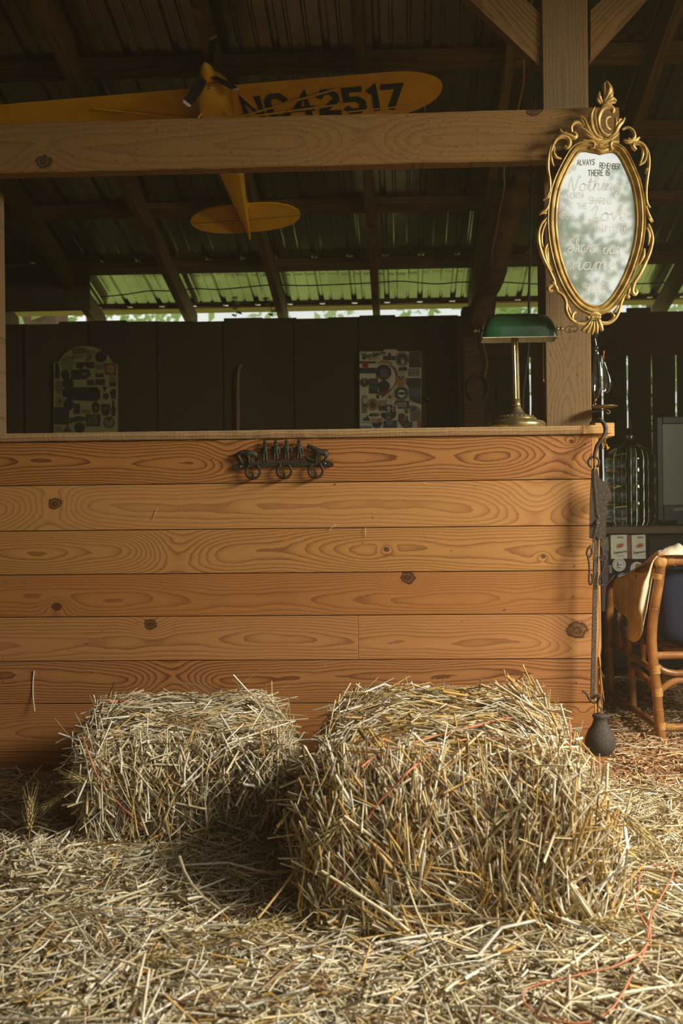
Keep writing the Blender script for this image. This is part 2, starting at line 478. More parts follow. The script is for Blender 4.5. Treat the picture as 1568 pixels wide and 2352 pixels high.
def glass(name, col=(1, 1, 1, 1), rough=.02, ior=1.45):
    N = NT(name)
    N.b.inputs['Transmission Weight'].default_value = 1
    N.b.inputs['IOR'].default_value = ior
    g = N.n('ShaderNodeTexCoord').outputs['Object']
    N.put(N.b.inputs['Roughness'], N.ramp(N.noise(g, 30, 3), [(.4, bw(rough)), (.7, bw(rough + .04))]))
    return N.out(col)
# ================================================================== STRUCTURE
random.seed(4)
def zroof(Y): return 4.115 - 0.26 * (Y + 3.107)
M_DIRT = plain('dirt_floor', srgb(182, 146, 106), .9, 0, .45, 60, .6, .2, srgb(120, 90, 62))
M_LAWN = plain('lawn', srgb(190, 205, 120), .9, 0, .3, 2, 0, .2)
M_RAFTER = wood('rafter_wood', srgb(118, 94, 50), srgb(74, 56, 30), 'R', .012, rnd=.3, rough=.8, bump=.2, fu=.8)
M_PURLIN = wood('purlin_wood', srgb(124, 96, 56), srgb(78, 58, 34), 'X', .012, rnd=.3, rough=.8, bump=.2, fu=.8, grime=(srgb(70, 52, 34), .6))
M_BACKPLANK = wood('weathered_plank', srgb(76, 60, 38), srgb(48, 37, 23), 'Z', .012, rnd=.35, rough=.85, bump=.2, fu=.9)
M_GIRT = wood('girt_wood', srgb(88, 66, 38), srgb(56, 41, 24), 'X', .014, rough=.85, fu=.7, seed=2.0)

def metal_mat():
    N = NT('galvanised_sheet')
    g = N.n('ShaderNodeTexCoord').outputs['Object']
    nz = N.noise(g, 3, 5, .6)
    N.put(N.b.inputs['Roughness'], N.ramp(nz, [(.3, bw(.17)), (.7, bw(.27))]))
    c = N.mix(N.ramp(nz, [(.4, bw(0)), (.75, bw(1))]), (.56, .55, .45, 1), (.36, .34, .26, 1))
    return N.out(c, None, 1.0, .5)
M_METAL = metal_mat()

fl = MB(); fl.grid([[(x, y, 0) for x in (-6, -2, 0, 2, 6)] for y in (-7, -3, 0, 3.65)])
tag(fl.build('floor', M_DIRT), kind='structure')
lw = MB(); lw.grid([[(x, y, -.03) for x in (-60, -6, 6, 60)] for y in (-60, -7, 3.65, 60)])
tag(lw.build('lawn', M_LAWN), kind='structure')

ceil = link('ceiling', None); ceil.location = (0, 0, 0); tag(ceil, kind='structure')
def sheet(x0):
    prof = []
    for k in range(4):
        b = x0 + k * .2286
        prof += [(b, 0), (b + .012, -.0), (b + .022, .020), (b + .040, .020), (b + .050, 0), (b + .085, 0), (b + .092, .005), (b + .100, .005), (b + .107, 0),
                 (b + .165, 0), (b + .172, .005), (b + .180, .005), (b + .187, 0)]
    prof.append((x0 + .925, -.0015))
    rows = []
    for Y in (-4.35, -.6, 1.2, 2.8, 3.96):
        z = zroof(Y) + .025
        rows.append([(x + .0217 * (Y + 3.1), Y, z + h) for x, h in prof])
    m = MB(); m.grid(rows)
    return m
for k in range(8):
    sheet(-3.1 + k * .9144).build('metal_sheet', M_METAL, ceil)
PUR = [7.0, 6.43, 5.77, 5.15, 4.6, 4.0, 3.4, 2.8, 2.2, 1.6, 1.0, .4, -.2, -.8]
for d in PUR:
    Y = d - 3.107; z = zroof(Y)
    m = MB()
    hw = .045; th = .04
    if d == 7.0: hw = .02; th = .048
    za = zroof(Y - hw); zb = zroof(Y + hw)
    if d == 7.0: th = .03; za = 2.327; zb = za
    x0, x1 = -3.05, 4.15
    m.add([(x0, Y - hw, za - th + .02), (x1, Y - hw, za - th + .02), (x1, Y - hw, za + .02), (x0, Y - hw, za + .02),
           (x0, Y + hw, zb - th + .02), (x1, Y + hw, zb - th + .02), (x1, Y + hw, zb + .02), (x0, Y + hw, zb + .02)],
          [(0, 1, 2, 3), (4, 7, 6, 5), (0, 4, 5, 1), (3, 2, 6, 7), (0, 3, 7, 4), (1, 5, 6, 2)])
    m.build('purlin', M_PURLIN, ceil)
def rafter(L7, w=.045):
    f = lambda Y: L7 - .432 + .0217 * (Y + 3.107)
    Y0, Y1 = -4.3, 3.95
    m = MB(); vs = []
    for Y in (Y0, Y1):
        for dz in (-.165, -.022):
            for s in (-1, 1): vs.append((f(Y) + s * w / 2, Y, zroof(Y) + dz))
    m.add(vs, [(0, 1, 3, 2), (4, 6, 7, 5), (0, 4, 5, 1), (2, 3, 7, 6), (0, 2, 6, 4), (1, 5, 7, 3)])
    m.build('rafter', M_RAFTER, ceil)
for L in (-2.33, -1.70, -1.04, -.39, .262, .92, 1.577, 2.21, 2.9): rafter(L)
m = MB(); m.box((-3.05, 3.90, 2.293), (4.15, 4.07, 2.306)); m.build('eave_board', wood('eave_board_wood', srgb(222, 192, 132), srgb(176, 140, 86), 'X', .012, rough=.8), ceil)
# board added to darken the left roof corner, standing in for shade
m = MB(); m.box((-2.9, 3.27, at(100, 712, 3.27).z), (at(205, 700, 3.27).x, 3.295, 2.45)); m.build('darkening_board', M_BACKPLANK, ceil)

# back wall, built of upright planks; daylight shows between the ones at the right
wb = link('wall_back', None); wb.location = (0, 3.613, 0); tag(wb, kind='structure')
YB = 3.613
slit = [at(p, 900, YB).x for p in (1218, 1384, 1441, 1497, 1553)]
edges = [-2.9, -2.66, -2.42, -2.19, -1.97, -1.73, -1.50, -1.27, -1.05, -.80, -.57, -.34, -.13, .10, .33, .52, .78]
tops = {}
for i in range(len(edges) - 1):
    a, b = edges[i], edges[i + 1]
    zt = 2.156 + random.uniform(-.012, .012)
    m = MB(); dy = (i % 2) * .023 + random.uniform(0, .003)
    m.box((a - .006, YB + dy, 0), (b + .006, YB + dy + .022, zt)); m.build('plank', M_BACKPLANK, wb)
g = .009
xs = [.78, slit[0] - g / 2, None, slit[0] + g / 2, (slit[0] + slit[1]) / 2 - .02, (slit[0] + slit[1]) / 2 + .0, slit[1] - g / 2, None, slit[1] + g / 2, slit[2] - g / 2, None, slit[2] + g / 2, slit[3] - g * .35, None, slit[3] + g * .35, slit[4] - g / 2, None, slit[4] + g / 2, slit[4] + .15, None, slit[4] + .16, slit[4] + .31, None, slit[4] + .32, 2.445]
prev = xs[0]
for x in xs[1:]:
    if x is None: prev = None; continue
    if prev is None: prev = x; continue
    if x - prev < .03: prev = x; continue
    # rough sawn edges
    m = MB(); n = 26; L = []; Rr = []
    zt = 2.15 + random.uniform(-.01, .01)
    for k in range(n + 1):
        z = zt * k / n
        L.append((prev + random.uniform(0, .0035), YB, z)); Rr.append((x - random.uniform(0, .0035), YB, z))
    if prev > slit[3]:      # a level gap crosses the boards at the far right
        zg = at(1530, 1196, YB).z
        m.prism([p for p in L if p[2] < zg] + [(L[0][0], YB, zg), (Rr[0][0], YB, zg)] + [p for p in Rr[::-1] if p[2] < zg], (0, .022, 0)); m.build('plank', M_BACKPLANK, wb)
        m = MB(); zg += .012
        a0, b0 = L[-1], Rr[-1]
        L = [(L[0][0], YB, zg)] + [p for p in L if p[2] > zg]; Rr = [(Rr[0][0], YB, zg)] + [p for p in Rr if p[2] > zg]
    m.prism(L + Rr[::-1], (0, .022, 0)); m.build('plank', M_BACKPLANK, wb)
    prev = x
# broad horizontal board across the upper right of the back wall
m = MB(); zt = at(1480, 712, 3.58).z; zb_ = at(1480, 815, 3.58).z
m.box((at(1112, 760, 3.58).x, 3.58, zb_), (2.44, 3.611, zt - .012)); m.build('girt_board', M_GIRT, wb)
m = MB(); a = at(1440, 707, 3.58); b = at(1494, 707, 3.58); m.box((a.x, 3.582, zt - .012), (b.x, 3.61, a.z)); m.build('girt_block', M_GIRT, wb)
# blocks the slit at (1218) above its visible run
m = MB(); m.box((slit[0] - .06, 3.59, at(1218, 860, 3.6).z), (slit[0] + .05, 3.612, 1.75)); m.build('batten', M_BACKPLANK, wb)
# lower rail across the back wall planks
m = MB(); m.box((-2.9, 3.58, .3), (2.44, 3.612, .42)); m.build('lower_rail', M_GIRT, wb)

for nm, x0, y0, y1, ht in (('wall_left', -2.93, -4.2, 3.635, 3.0), ('wall_right', 2.45, -.60, 3.635, 2.6)):
    wl = link(nm, None); wl.location = (x0, 0, 0); tag(wl, kind='structure')
    y = y0
    while y < y1 - .05:
        w = min(random.uniform(.2, .27), y1 - y)
        m = MB(); zt = min(zroof(y) - .03, 4.2)
        m.box((x0, y + .001, 0), (x0 + .022, y + w - .001, zt)); m.build('plank', M_BACKPLANK, wl)
        y += w

# the right wall is open in front of the counter; its end and an added boarded header keep light off the interior
hd_ = bpy.data.objects['wall_right']
for i in range(16):
    y = -4.2 + i * .225
    m = MB(); m.box((2.45, y + .001, 2.36), (2.472, y + .224, zroof(y + .225) - .03 if zroof(y) < 4.2 else 4.1)); m.build('plank', M_BACKPLANK, hd_)
m = MB(); m.box((2.40, -4.2, 2.30), (2.52, -.62, 2.40)); m.build('light_cut_lintel', M_GIRT, hd_)
# unseen wall added behind the camera: boarded at the left to cut sky fill, open at the right where the daylight comes in
wf = link('added_wall_front', None); wf.location = (0, -4.23, 0); tag(wf, kind='structure')
x = -2.93
while x < .8:
    w = min(random.uniform(.2, .27), .85 - x)
    m = MB(); m.box((x + .001, -4.23, 0), (x + w - .001, -4.208, 4.15)); m.build('plank', M_BACKPLANK, wf)
    x += w

# posts, beam and braces: big rough sawn timbers
M_POST = wood('post_timber', srgb(126, 100, 66), srgb(80, 60, 38), 'Z', .011, v0=.60, w0=-.13, wa=.02, wb=.03, rough=.85, sawn=.3, bump=.6, contrast=.5, seed=5, knots=[(at(1280, 855, .145).z, at(1280, 855, .145).x, .020, 0)], spots=.5, fu=1.0)
M_BEAM = wood('beam_timber', srgb(140, 104, 56), srgb(92, 64, 33), 'X', .012, v0=1.99, w0=.06, rough=.85, sawn=.45, bump=.7, contrast=.55, seed=9, knots=[(at(100, 372, 0).x, at(100, 372, 0).z, .02, 1), (at(1225, 258, 0).x, 2.08, .02, 1), (at(830, 335, 0).x, at(830, 335, 0).z, .035, 0)], spots=.6, fu=.9)
M_BRACE = wood('brace_timber', srgb(134, 100, 56), srgb(88, 62, 34), 'X', .013, rough=.85, sawn=.25, bump=.5, seed=13, rnd=.15, spots=.4)
PX0, PX1 = at(1249, 600, .145).x, at(1355, 600, .145).x
m = MB(); m.bbox((PX0, .145, 1.0995), (PX1, .285, 2.85), .004)
po = m.build('post', M_POST); tag(po, 'square rough sawn timber post rising behind the gilt mirror', 'post')
m = MB(); m.bbox((-1.40, .05, 1.0995), (at(13, 700, .19).x, .19, 1.920), .004)
po = m.build('post', M_POST); tag(po, 'timber post at the left end of the plank counter', 'post')
zb0, zb1 = 1.9225, 2.0805
m = MB()
rows = []
n = 60; x0, x1 = -2.4, at(1421, 300, 0).x
for k in range(n + 1):
    x = lerp(x0, x1, k / n); w1 = random.uniform(-.0016, .0016); w0 = random.uniform(-.0018, .0018)
    rows.append([(x, -.004, zb0 + w0 + .003), (x, -.006, (zb0 + zb1) / 2), (x, -.004, zb1 + w1 - .003), (x, -.001, zb1 + w1), (x, .048, zb1), (x, .048, zb0), (x, -.001, zb0 + w0), (x, -.004, zb0 + w0 + .003)])
m.grid(rows); m.add(rows[0][:7], [tuple(range(7))]); m.add(rows[-1][:7], [tuple(range(7))[::-1]])
be = m.build('beam', M_BEAM, smooth=True, auto=40); m = MB(); m.box((PX0 + .01, .0485, zb0 + .01), (PX1 - .01, .1445, zb1 - .01)); m.build('spacer_block', M_GIRT, be)
tag(be, 'long horizontal rough sawn beam in front of the yellow aeroplane', 'beam')
def brace(poly, Y, th, label):
    P = [at(x, y, Y) for x, y in poly]
    a = P[0]; d = P[1] - P[0]; ang = math.atan2(d.z, d.x)
    rot = Matrix.Rotation(ang, 3, 'Y')          # world -> along the timber
    o = MB(); o.prism([rot @ (p - a) for p in P], (0, th, 0))
    ob = o.build('brace', M_BRACE, raw=True); ob.location = a; ob.rotation_euler = (0, -ang, 0)
    return tag(ob, label, 'brace')
brace([(1245, 158), (946, -127), (1020, -180), (1245, 36)], .16, .045, 'slanting timber brace running up to the left from the mirror post')
brace([(1356, 137), (1617, -150), (1540, -150), (1356, 24)], .20, .045, 'slanting timber brace running up to the right from the mirror post')

# back post with horseshoe and the rough log brace
M_LOG = plain('bark_log', srgb(112, 82, 48), .95, 0, .5, 18, .8, .2)
M_LOG2 = plain('cut_log', srgb(134, 104, 66), .9, 0, .4, 25, .5, .2)
a = at(1062, 800, 3.2); b = at(1112, 800, 3.2)
m = MB(); m.bbox((a.x, 3.2, 0), (b.x, 3.33, 2.13), .01); o = m.build('post', M_GIRT); tag(o, 'dark rear post with a horseshoe, standing left of the green lamp', 'post')
pts = [at(1100, 742, 3.05), at(1122, 660, 2.85), at(1140, 590, 2.5), at(1165, 500, 2.3), at(1185, 440, 2.14), at(1205, 395, 2.03)]
pts = smooth_pts(pts, 5)
m = MB(); m.tube(pts, [.072 + .008 * math.sin(i * 1.1) - .015 * (i > len(pts) * .8) for i in range(len(pts))], 10)
for i, v in enumerate(m.v): m.v[i] = v + Vector((random.uniform(-1, 1), 0, random.uniform(-1, 1))) * .006
lb = m.build('log_brace', M_LOG, smooth=True); tag(lb, 'rough bark-edged log leaning up under the roof behind the lamp', 'log')

# ================================================================== COUNTER
def wl(a, b, c): return srgb(a, b, c)
ct = thing('counter', 'waist-high bar counter faced with wide orange pine planks', 'counter', (0, 0, 0))
XL, XR = -2.2, .651
zs = [1.0725, .9335, .790, .651, .517, .378, .243, .09, 0.0]
pal = [((178, 120, 62), (115, 66, 29), .0105), ((193, 139, 80), (146, 92, 47), .0115), ((189, 135, 74), (132, 80, 40), .0078), ((178, 118, 62), (131, 76, 38), .0082),
       ((189, 132, 78), (137, 84, 45), .0105), ((180, 121, 69), (115, 68, 35), .0095), ((184, 123, 69), (127, 76, 39), .009), ((182, 120, 65), (127, 74, 38), .012)]
def kp(px, py, r, dk=1):
    p = at(px, py, 0); return (p.x, p.z, r, dk)
kn = {0: [kp(1312, 1014, .006), kp(525, 1048, .022, 0), kp(1290, 1045, .03, 0)], 1: [kp(126, 1157, .017), kp(1232, 1152, .03, 0), kp(105, 1185, .03, 0)],
      2: [kp(887, 1262, .007), kp(1247, 1278, .006), kp(405, 1266, .028, 0)], 3: [kp(130, 1394, .012), kp(936, 1327, .018)],
      4: [kp(345, 1434, .016), kp(1325, 1447, .026)], 5: [kp(400, 1560, .03, 0)], 6: [kp(1340, 1640, .01, 0)], 7: []}
w0s = [.030, .034, .05, .045, .040, .026, .04, .05]
for r in range(8):
    L, Dk, spc = pal[r]
    zc = (zs[r] + zs[r + 1]) / 2
    xr = XR if r < 7 else .681
    segs = [(XL, xr)]
    if r == 4:
        xj = at(822, 1465, 0).x; segs = [(XL, xj), (xj, xr)]
    for si, (a, b) in enumerate(segs):
        mt = wood('pine_plank_%d%d' % (r, si), wl(*L), wl(*Dk), 'X', spc * .74, v0=zc + random.uniform(-.03, .03), w0=w0s[r], wa=.030, wb=w0s[r] * 1.05, knots=[k for k in kn[r] if a <= k[0] <= b],
                  seed=r * 3.7 + si, rough=.5, fu=[1.9, 1.3, 1.2, 1.1, 1.2, 2.1, 1.3, 1.0][r], bump=.22, specks=.55, contrast=[1.35, .85, 1.0, .9, .9, 1.3, 1.0, .9][r])
        m = MB(); dy = random.uniform(-.0012, .0012)
        m.bbox((a + .0004, dy, zs[r + 1] + .0011), (b - .0004, .021 + dy, zs[r] - .0011), .0012)
        p = m.build('plank', mt, ct)
        if r == 4 and si == 1 or r != 4:
            for (nx, nzp) in ((1300, .03), (1304, -.035)):
                pass
M_NAIL = plain('nail_steel', srgb(112, 80, 50), .6, .3)
for (px, py) in ((1316, 1055), (1310, 1157), (1312, 1265), (1311, 1252), (1318, 1370), (1324, 1568), (1318, 1676), (1345, 1020), (487, 1055), (1160, 1400), (90, 1105), (770, 1112), (1320, 1300)):
    m = MB(); c = at(px, py, -.001); m.lathe([(.0021, 0), (.0021, -.0008), (.0012, -.0011)], c, 8, 'Y'); m.build('nail', M_NAIL, ct)
M_SIDE = wood('side_plank_pine', wl(206, 152, 84), wl(160, 104, 54), 'Z', .008, v0=.6, w0=.1, rough=.6, seed=21)
m = MB()
n = 40; Lp = []; Rp = []
for k in range(n + 1):
    z = lerp(.095, 1.071, k / n)
    xr = .6725 + .0035 * (1 - k / n)
    if .24 < z < .40: xr += random.uniform(-.004, .001)
    Lp.append((.6525, .002, z)); Rp.append((xr, .002, z))
m.prism(Lp + Rp[::-1], (0, .58, 0)); m.build('side_plank', M_SIDE, ct)
m = MB()
for k in range(7):
    z = .33 + random.uniform(-.05, .07); x = .668 + random.uniform(0, .006)
    m.tube([(x - .004, .001, z), (x, -.004, z - .04), (x + random.uniform(0, .008), -.010, z - .06 - random.uniform(0, .04))], [.0018, .0015, .0004], 4)
m.build('splinter', M_SIDE, ct)
m = MB(); m.box((XL, .022, 0), (.64, .06, 1.07)); m.box((XL, .5, 0), (.65, .54, 1.07)); m.build('frame', M_GIRT, ct)
# worktop boards
M_TOP = wood('worn_top_board', srgb(176, 142, 96), srgb(120, 88, 54), 'X', .010, v0=1.085, w0=.02, rough=.85, sawn=.7, bump=.8, seed=31, spots=.5)
M_TOPEND = wood('fresh_cut_pine', srgb(214, 168, 104), srgb(180, 128, 70), 'X', .010, v0=1.1, rough=.7, sawn=.2, seed=33)
tp = thing('worktop', 'rough sawn plank top lying along the pine counter', 'worktop', (0, .2, 1.0725))
xj = at(1337, 990, -.014).x; xe = at(1404, 990, -.014).x
zt0, zt1 = 1.0728, 1.0985
m = MB(); rows = []; n = 110
for k in range(n + 1):
    x = lerp(XL, xj, k / n); j = random.uniform(-1, 1) * .0007; j2 = random.uniform(-1, 1) * .0008
    if at(440, 990, 0).x < x < at(740, 990, 0).x: j2 = random.uniform(-1, 2.5) * .0022
    rows.append([(x, -.008 + j2, zt0), (x, -.014 + j2, zt0 + .009), (x, -.014 + j, zt1 - .003), (x, -.011 + j, zt1 + j * .5), (x, .20, zt1), (x, .20, zt0), (x, -.008 + j2, zt0)])
m.grid(rows); m.add(rows[0][:6], [tuple(range(6))]); m.add(rows[-1][:6], [tuple(range(6))])
m.build('front_board', M_TOP, tp, smooth=True, auto=50)
m = MB(); m.bbox((xj, -.015, zt0), (xe, .10, zt1 + .001), .002); m.build('end_piece', M_TOPEND, tp)
m = MB(); m.bbox((XL, .203, zt0), (.69, .56, zt1), .002); m.build('rear_board', M_TOP, tp)
m = MB(); m.bbox((at(1366, 975, .10).x, .102, zt0), (at(1411, 975, .10).x, .20, 1.116), .002); m.build('end_block', M_TOPEND, tp)
# ================================================================== MIRROR
def gold(name, a, b, rough=.36, metal=.22):
    N = NT(name)
    g = N.n('ShaderNodeTexCoord').outputs['Object']
    nz = N.noise(g, 26, 4, .5)
    c = N.mix(N.ramp(nz, [(.38, bw(0)), (.66, bw(1))]), a, b)
    N.put(N.b.inputs['Roughness'], N.ramp(nz, [(.3, bw(rough + .15)), (.7, bw(rough))]))
    N.bump(nz, .25, .0008)
    return N.out(c, None, metal, .5)
M_GILT = gold('old_gilt', srgb(150, 118, 56), srgb(212, 176, 100))
M_GILT2 = gold('gilt_leaf', srgb(168, 132, 66), srgb(230, 196, 120))
MY = -.052           # plane of the mirror glass
def mp(cx, cy, Y=MY): return at(1200 + cx / 3.856, 170 + cy / 3.856, Y)
c0 = mp(660, 1400)
mir = thing('mirror', 'ornate gilt oval wall mirror with lettered glass hung on the post', 'mirror', (c0.x, -.02, mp(660, 2330).z))
oc = [(690, 706), (610, 694), (540, 684), (490, 706), (430, 800), (370, 920), (330, 1030), (306, 1160), (298, 1290), (305, 1420), (325, 1550), (360, 1690), (410, 1820), (470, 1930),
      (535, 2008), (595, 2045), (650, 2057), (705, 2042), (770, 1985), (840, 1880), (900, 1760), (950, 1620), (985, 1480), (1001, 1330), (999, 1200), (985, 1080), (960, 970), (920, 870), (870, 765), (825, 705), (775, 692)]
outl = smooth_pts([mp(x, y) for x, y in oc], 5, closed=True)
cen = sum(outl, Vector()) / len(outl)
k = len(outl)
nrm = []
for i in range(k):
    t = (outl[(i + 2) % k] - outl[i - 2]).normalized()
    nv = Vector((t.z, 0, -t.x))
    if nv.dot(outl[i] - cen) < 0: nv = -nv
    nrm.append(nv)
U = mpp(MY) / 3.856
prof = [(-5, 2), (-5, 10), (2, 14), (8, 18), (13, 15), (16, 9), (22, 8), (34, 15), (40, 27), (48, 33), (56, 30), (61, 20), (65, 17), (69, 24), (76, 26), (82, 18), (84, 0), (84, -14), (-5, -14), (-5, 2)]
rows = []
for i in range(k + 1):
    j = i % k
    rows.append([outl[j] + nrm[j] * (a * U) + Vector((0, -h * U * 1.15, 0)) for a, h in prof])
m = MB(); m.grid(rows); m.build('frame', M_GILT, mir, smooth=True, auto=50)
def mirror_mat():
    N = NT('mirror_glass')
    g = N.n('ShaderNodeTexCoord').outputs['Object']
    nz = N.noise(g, 14, 5, .6)
    gl = N.n('ShaderNodeBsdfGlossy'); gl.inputs['Color'].default_value = (.93, .95, .92, 1); gl.inputs['Roughness'].default_value = .032
    df = N.n('ShaderNodeBsdfDiffuse'); df.inputs['Color'].default_value = (.85, .85, .80, 1)
    mx = N.n('ShaderNodeMixShader')
    N.put(mx.inputs[0], N.ramp(nz, [(.35, bw(.06)), (.75, bw(.30))]))
    N.t.links.new(gl.outputs[0], mx.inputs[1]); N.t.links.new(df.outputs[0], mx.inputs[2])
    N.t.links.new(mx.outputs[0], N.t.nodes['Material Output'].inputs['Surface'])
    return N.mat
m = MB()
m.prism([p + Vector((0, 0, 0)) for p in outl], (0, .004, 0))
gls = m.build('mirror_glass', mirror_mat(), mir)
m = MB(); m.prism([outl[i] + nrm[i] * 60 * U + Vector((0, .012, 0)) for i in range(k)], (0, .004, 0)); m.build('back_board', M_GIRT, mir)
# carved ornament, stroke by stroke
def strokes(lst, name, mat=M_GILT2, Y=MY - .004, double=True, wide=1.32):
    m = MB()
    for st in lst:
        pts, (r0, r1, r2) = st[0], st[1]
        P = smooth_pts([mp(x, y, Y) for x, y in pts], 5)
        n = len(P); rr = [max(a * U * wide, .0006) for a in rlist(r0, r1, r2, n)]
        bow = [Vector((0, -.006 * math.sin(math.pi * i / (n - 1)), 0)) for i in range(n)]
        P = [p + b for p, b in zip(P, bow)]
        m.tube(P, rr, 8, up=(0, 1, 0), flat=.6)
        if double and r1 > 9:
            # raised bead riding along the stroke
            Q = [p + Vector((0, -r * .55, 0)) for p, r in zip(P, rr)]
            m.tube(Q, [r * .42 for r in rr], 6)
    return m.build(name, mat, mir, smooth=True)
S = strokes
S([([(640, 290), (612, 340), (598, 400), (608, 480), (645, 545), (705, 575)], (4, 20, 14)), ([(600, 320), (585, 390), (590, 470), (630, 550)], (3, 12, 8)),
   ([(500, 368), (540, 405), (562, 460), (600, 520), (665, 570)], (6, 17, 12)), ([(505, 385), (530, 440), (575, 500)], (4, 12, 8)), ([(498, 470), (560, 515), (645, 575)], (6, 14, 12)),
   ([(905, 385), (880, 430), (842, 470), (812, 530), (755, 575)], (6, 17, 12)), ([(818, 380), (822, 440), (812, 505)], (5, 13, 9)), ([(880, 400), (850, 415), (830, 460)], (4, 10, 6)),
   ([(700, 585), (640, 585), (585, 560), (540, 530)], (14, 12, 6)), ([(700, 585), (760, 590), (815, 560), (850, 520)], (14, 12, 6))], 'crest_leaves')
S([([(790, 345), (800, 320), (775, 298), (730, 302), (690, 335), (666, 400), (672, 470), (702, 522), (750, 545), (785, 528)], (16, 17, 10)),
   ([(778, 378), (745, 392), (732, 430), (742, 470), (765, 492), (780, 488)], (8, 9, 8)), ([(700, 290), (745, 268), (790, 275)], (10, 12, 6)), ([(650, 300), (640, 380), (650, 470), (690, 550)], (4, 12, 8))], 'crest_scroll')
S([([(740, 60), (752, 95), (762, 140), (752, 190), (720, 250)], (4, 26, 14)), ([(735, 70), (718, 105), (722, 150), (728, 200)], (3, 14, 8)), ([(680, 155), (672, 195), (680, 225), (705, 258)], (4, 17, 9)),
   ([(796, 140), (785, 185), (765, 215), (725, 262)], (4, 15, 9)), ([(660, 200), (662, 235), (690, 265)], (4, 11, 7)), ([(828, 242), (795, 225), (760, 240), (715, 270)], (8, 16, 9)), ([(820, 256), (775, 262), (720, 275)], (5, 10, 8))], 'finial_leaf')
sc_l = [([(372, 640), (392, 655), (412, 632), (412, 595), (385, 567), (340, 562), (298, 582), (266, 635), (250, 700), (258, 770), (276, 818)], (13, 17, 5)),
   ([(282, 640), (272, 700), (296, 742), (345, 752)], (6, 12, 6)), ([(300, 572), (252, 635), (226, 730), (222, 850), (238, 955), (236, 1040), (205, 1100), (178, 1118)], (12, 11, 6)),
   ([(236, 1060), (222, 1100), (185, 1112)], (5, 7, 4)), ([(330, 488), (348, 525), (400, 548), (448, 572), (470, 548), (452, 520)], (6, 17, 14)), ([(338, 545), (390, 560), (430, 580)], (6, 12, 10)), ([(385, 512), (372, 540), (395, 560)], (5, 10, 8)),
   ([(436, 520), (428, 470), (462, 437), (508, 445), (540, 480)], (10, 12, 10))]
S(sc_l, 'side_scroll')
sc_r = [([(1000, 672), (985, 660), (972, 640), (990, 620), (1035, 622), (1076, 655), (1094, 720), (1078, 778), (1030, 808)], (15, 17, 6)), ([(1040, 640), (1058, 690), (1055, 740), (1040, 790)], (6, 10, 5)),
   ([(985, 592), (1060, 630), (1104, 700), (1114, 800), (1100, 920), (1090, 1040), (1100, 1140), (1130, 1185)], (12, 11, 6)), ([(1120, 822), (1096, 850), (1086, 885)], (4, 11, 5)), ([(1090, 1170), (1108, 1250), (1152, 1310)], (8, 13, 6)), ([(1100, 1240), (1120, 1290), (1140, 1315)], (4, 9, 5)),
   ([(880, 492), (930, 478), (972, 510), (986, 560), (960, 592), (932, 575)], (9, 12, 12)), ([(1036, 560), (990, 592), (930, 606), (895, 590)], (6, 16, 11)), ([(1030, 590), (985, 605), (940, 620)], (5, 11, 8)), ([(1000, 555), (975, 580), (950, 600)], (4, 11, 8))]
S(sc_r, 'side_scroll')
S([([(240, 1128), (208, 1200), (165, 1235), (145, 1246)], (8, 13, 7)), ([(150, 1225), (190, 1240), (220, 1225)], (5, 7, 4)), ([(222, 1268), (165, 1330), (138, 1420), (145, 1530), (182, 1640), (232, 1740), (275, 1830), (288, 1900)], (8, 15, 10)),
   ([(215, 1300), (180, 1370), (165, 1450), (180, 1540)], (5, 10, 4)), ([(226, 1500), (195, 1560), (208, 1650), (258, 1745)], (5, 14, 6)), ([(222, 1530), (216, 1600), (235, 1680)], (4, 10, 4)),
   ([(292, 1870), (255, 1878), (226, 1900), (236, 1924), (268, 1918)], (10, 15, 10)), ([(255, 1840), (290, 1890), (310, 1930)], (8, 13, 10))], 'lower_scroll')
S([([(1110, 1328), (1138, 1400), (1146, 1480), (1122, 1580), (1080, 1680), (1030, 1780), (986, 1850), (968, 1920), (985, 1955), (1008, 1935), (1000, 1912)], (9, 14, 11)), ([(1100, 1360), (1118, 1430), (1112, 1520)], (5, 9, 4)),
   ([(1078, 1545), (1062, 1620), (1022, 1702)], (5, 13, 5)), ([(955, 1880), (935, 1925), (930, 1960)], (8, 11, 8))], 'lower_scroll')
S([([(300, 1925), (352, 1962), (380, 2022), (382, 2090), (410, 2158), (470, 2208), (540, 2215), (585, 2180), (572, 2148)], (12, 13, 12)), ([(474, 2106), (440, 2132), (435, 2175), (460, 2200)], (6, 14, 6)), ([(400, 2040), (410, 2100), (440, 2150)], (5, 10, 5)),
   ([(915, 1945), (872, 2020), (850, 2100), (812, 2168), (752, 2208), (690, 2204), (672, 2170), (684, 2150)], (10, 13, 12)), ([(772, 2108), (802, 2146), (775, 2185)], (5, 12, 5)), ([(862, 2030), (830, 2080), (800, 2110)], (5, 9, 5))], 'base_scroll')
S([([(620, 2145), (580, 2220), (520, 2275)], (12, 17, 10)), ([(624, 2145), (600, 2230), (565, 2296)], (12, 17, 9)), ([(630, 2145), (625, 2240), (610, 2310)], (12, 18, 8)), ([(640, 2145), (650, 2230), (655, 2300)], (12, 17, 9)), ([(648, 2145), (680, 2215), (704, 2275)], (12, 17, 10)),
   ([(585, 2140), (640, 2125), (690, 2140)], (12, 14, 12))], 'base_shell')
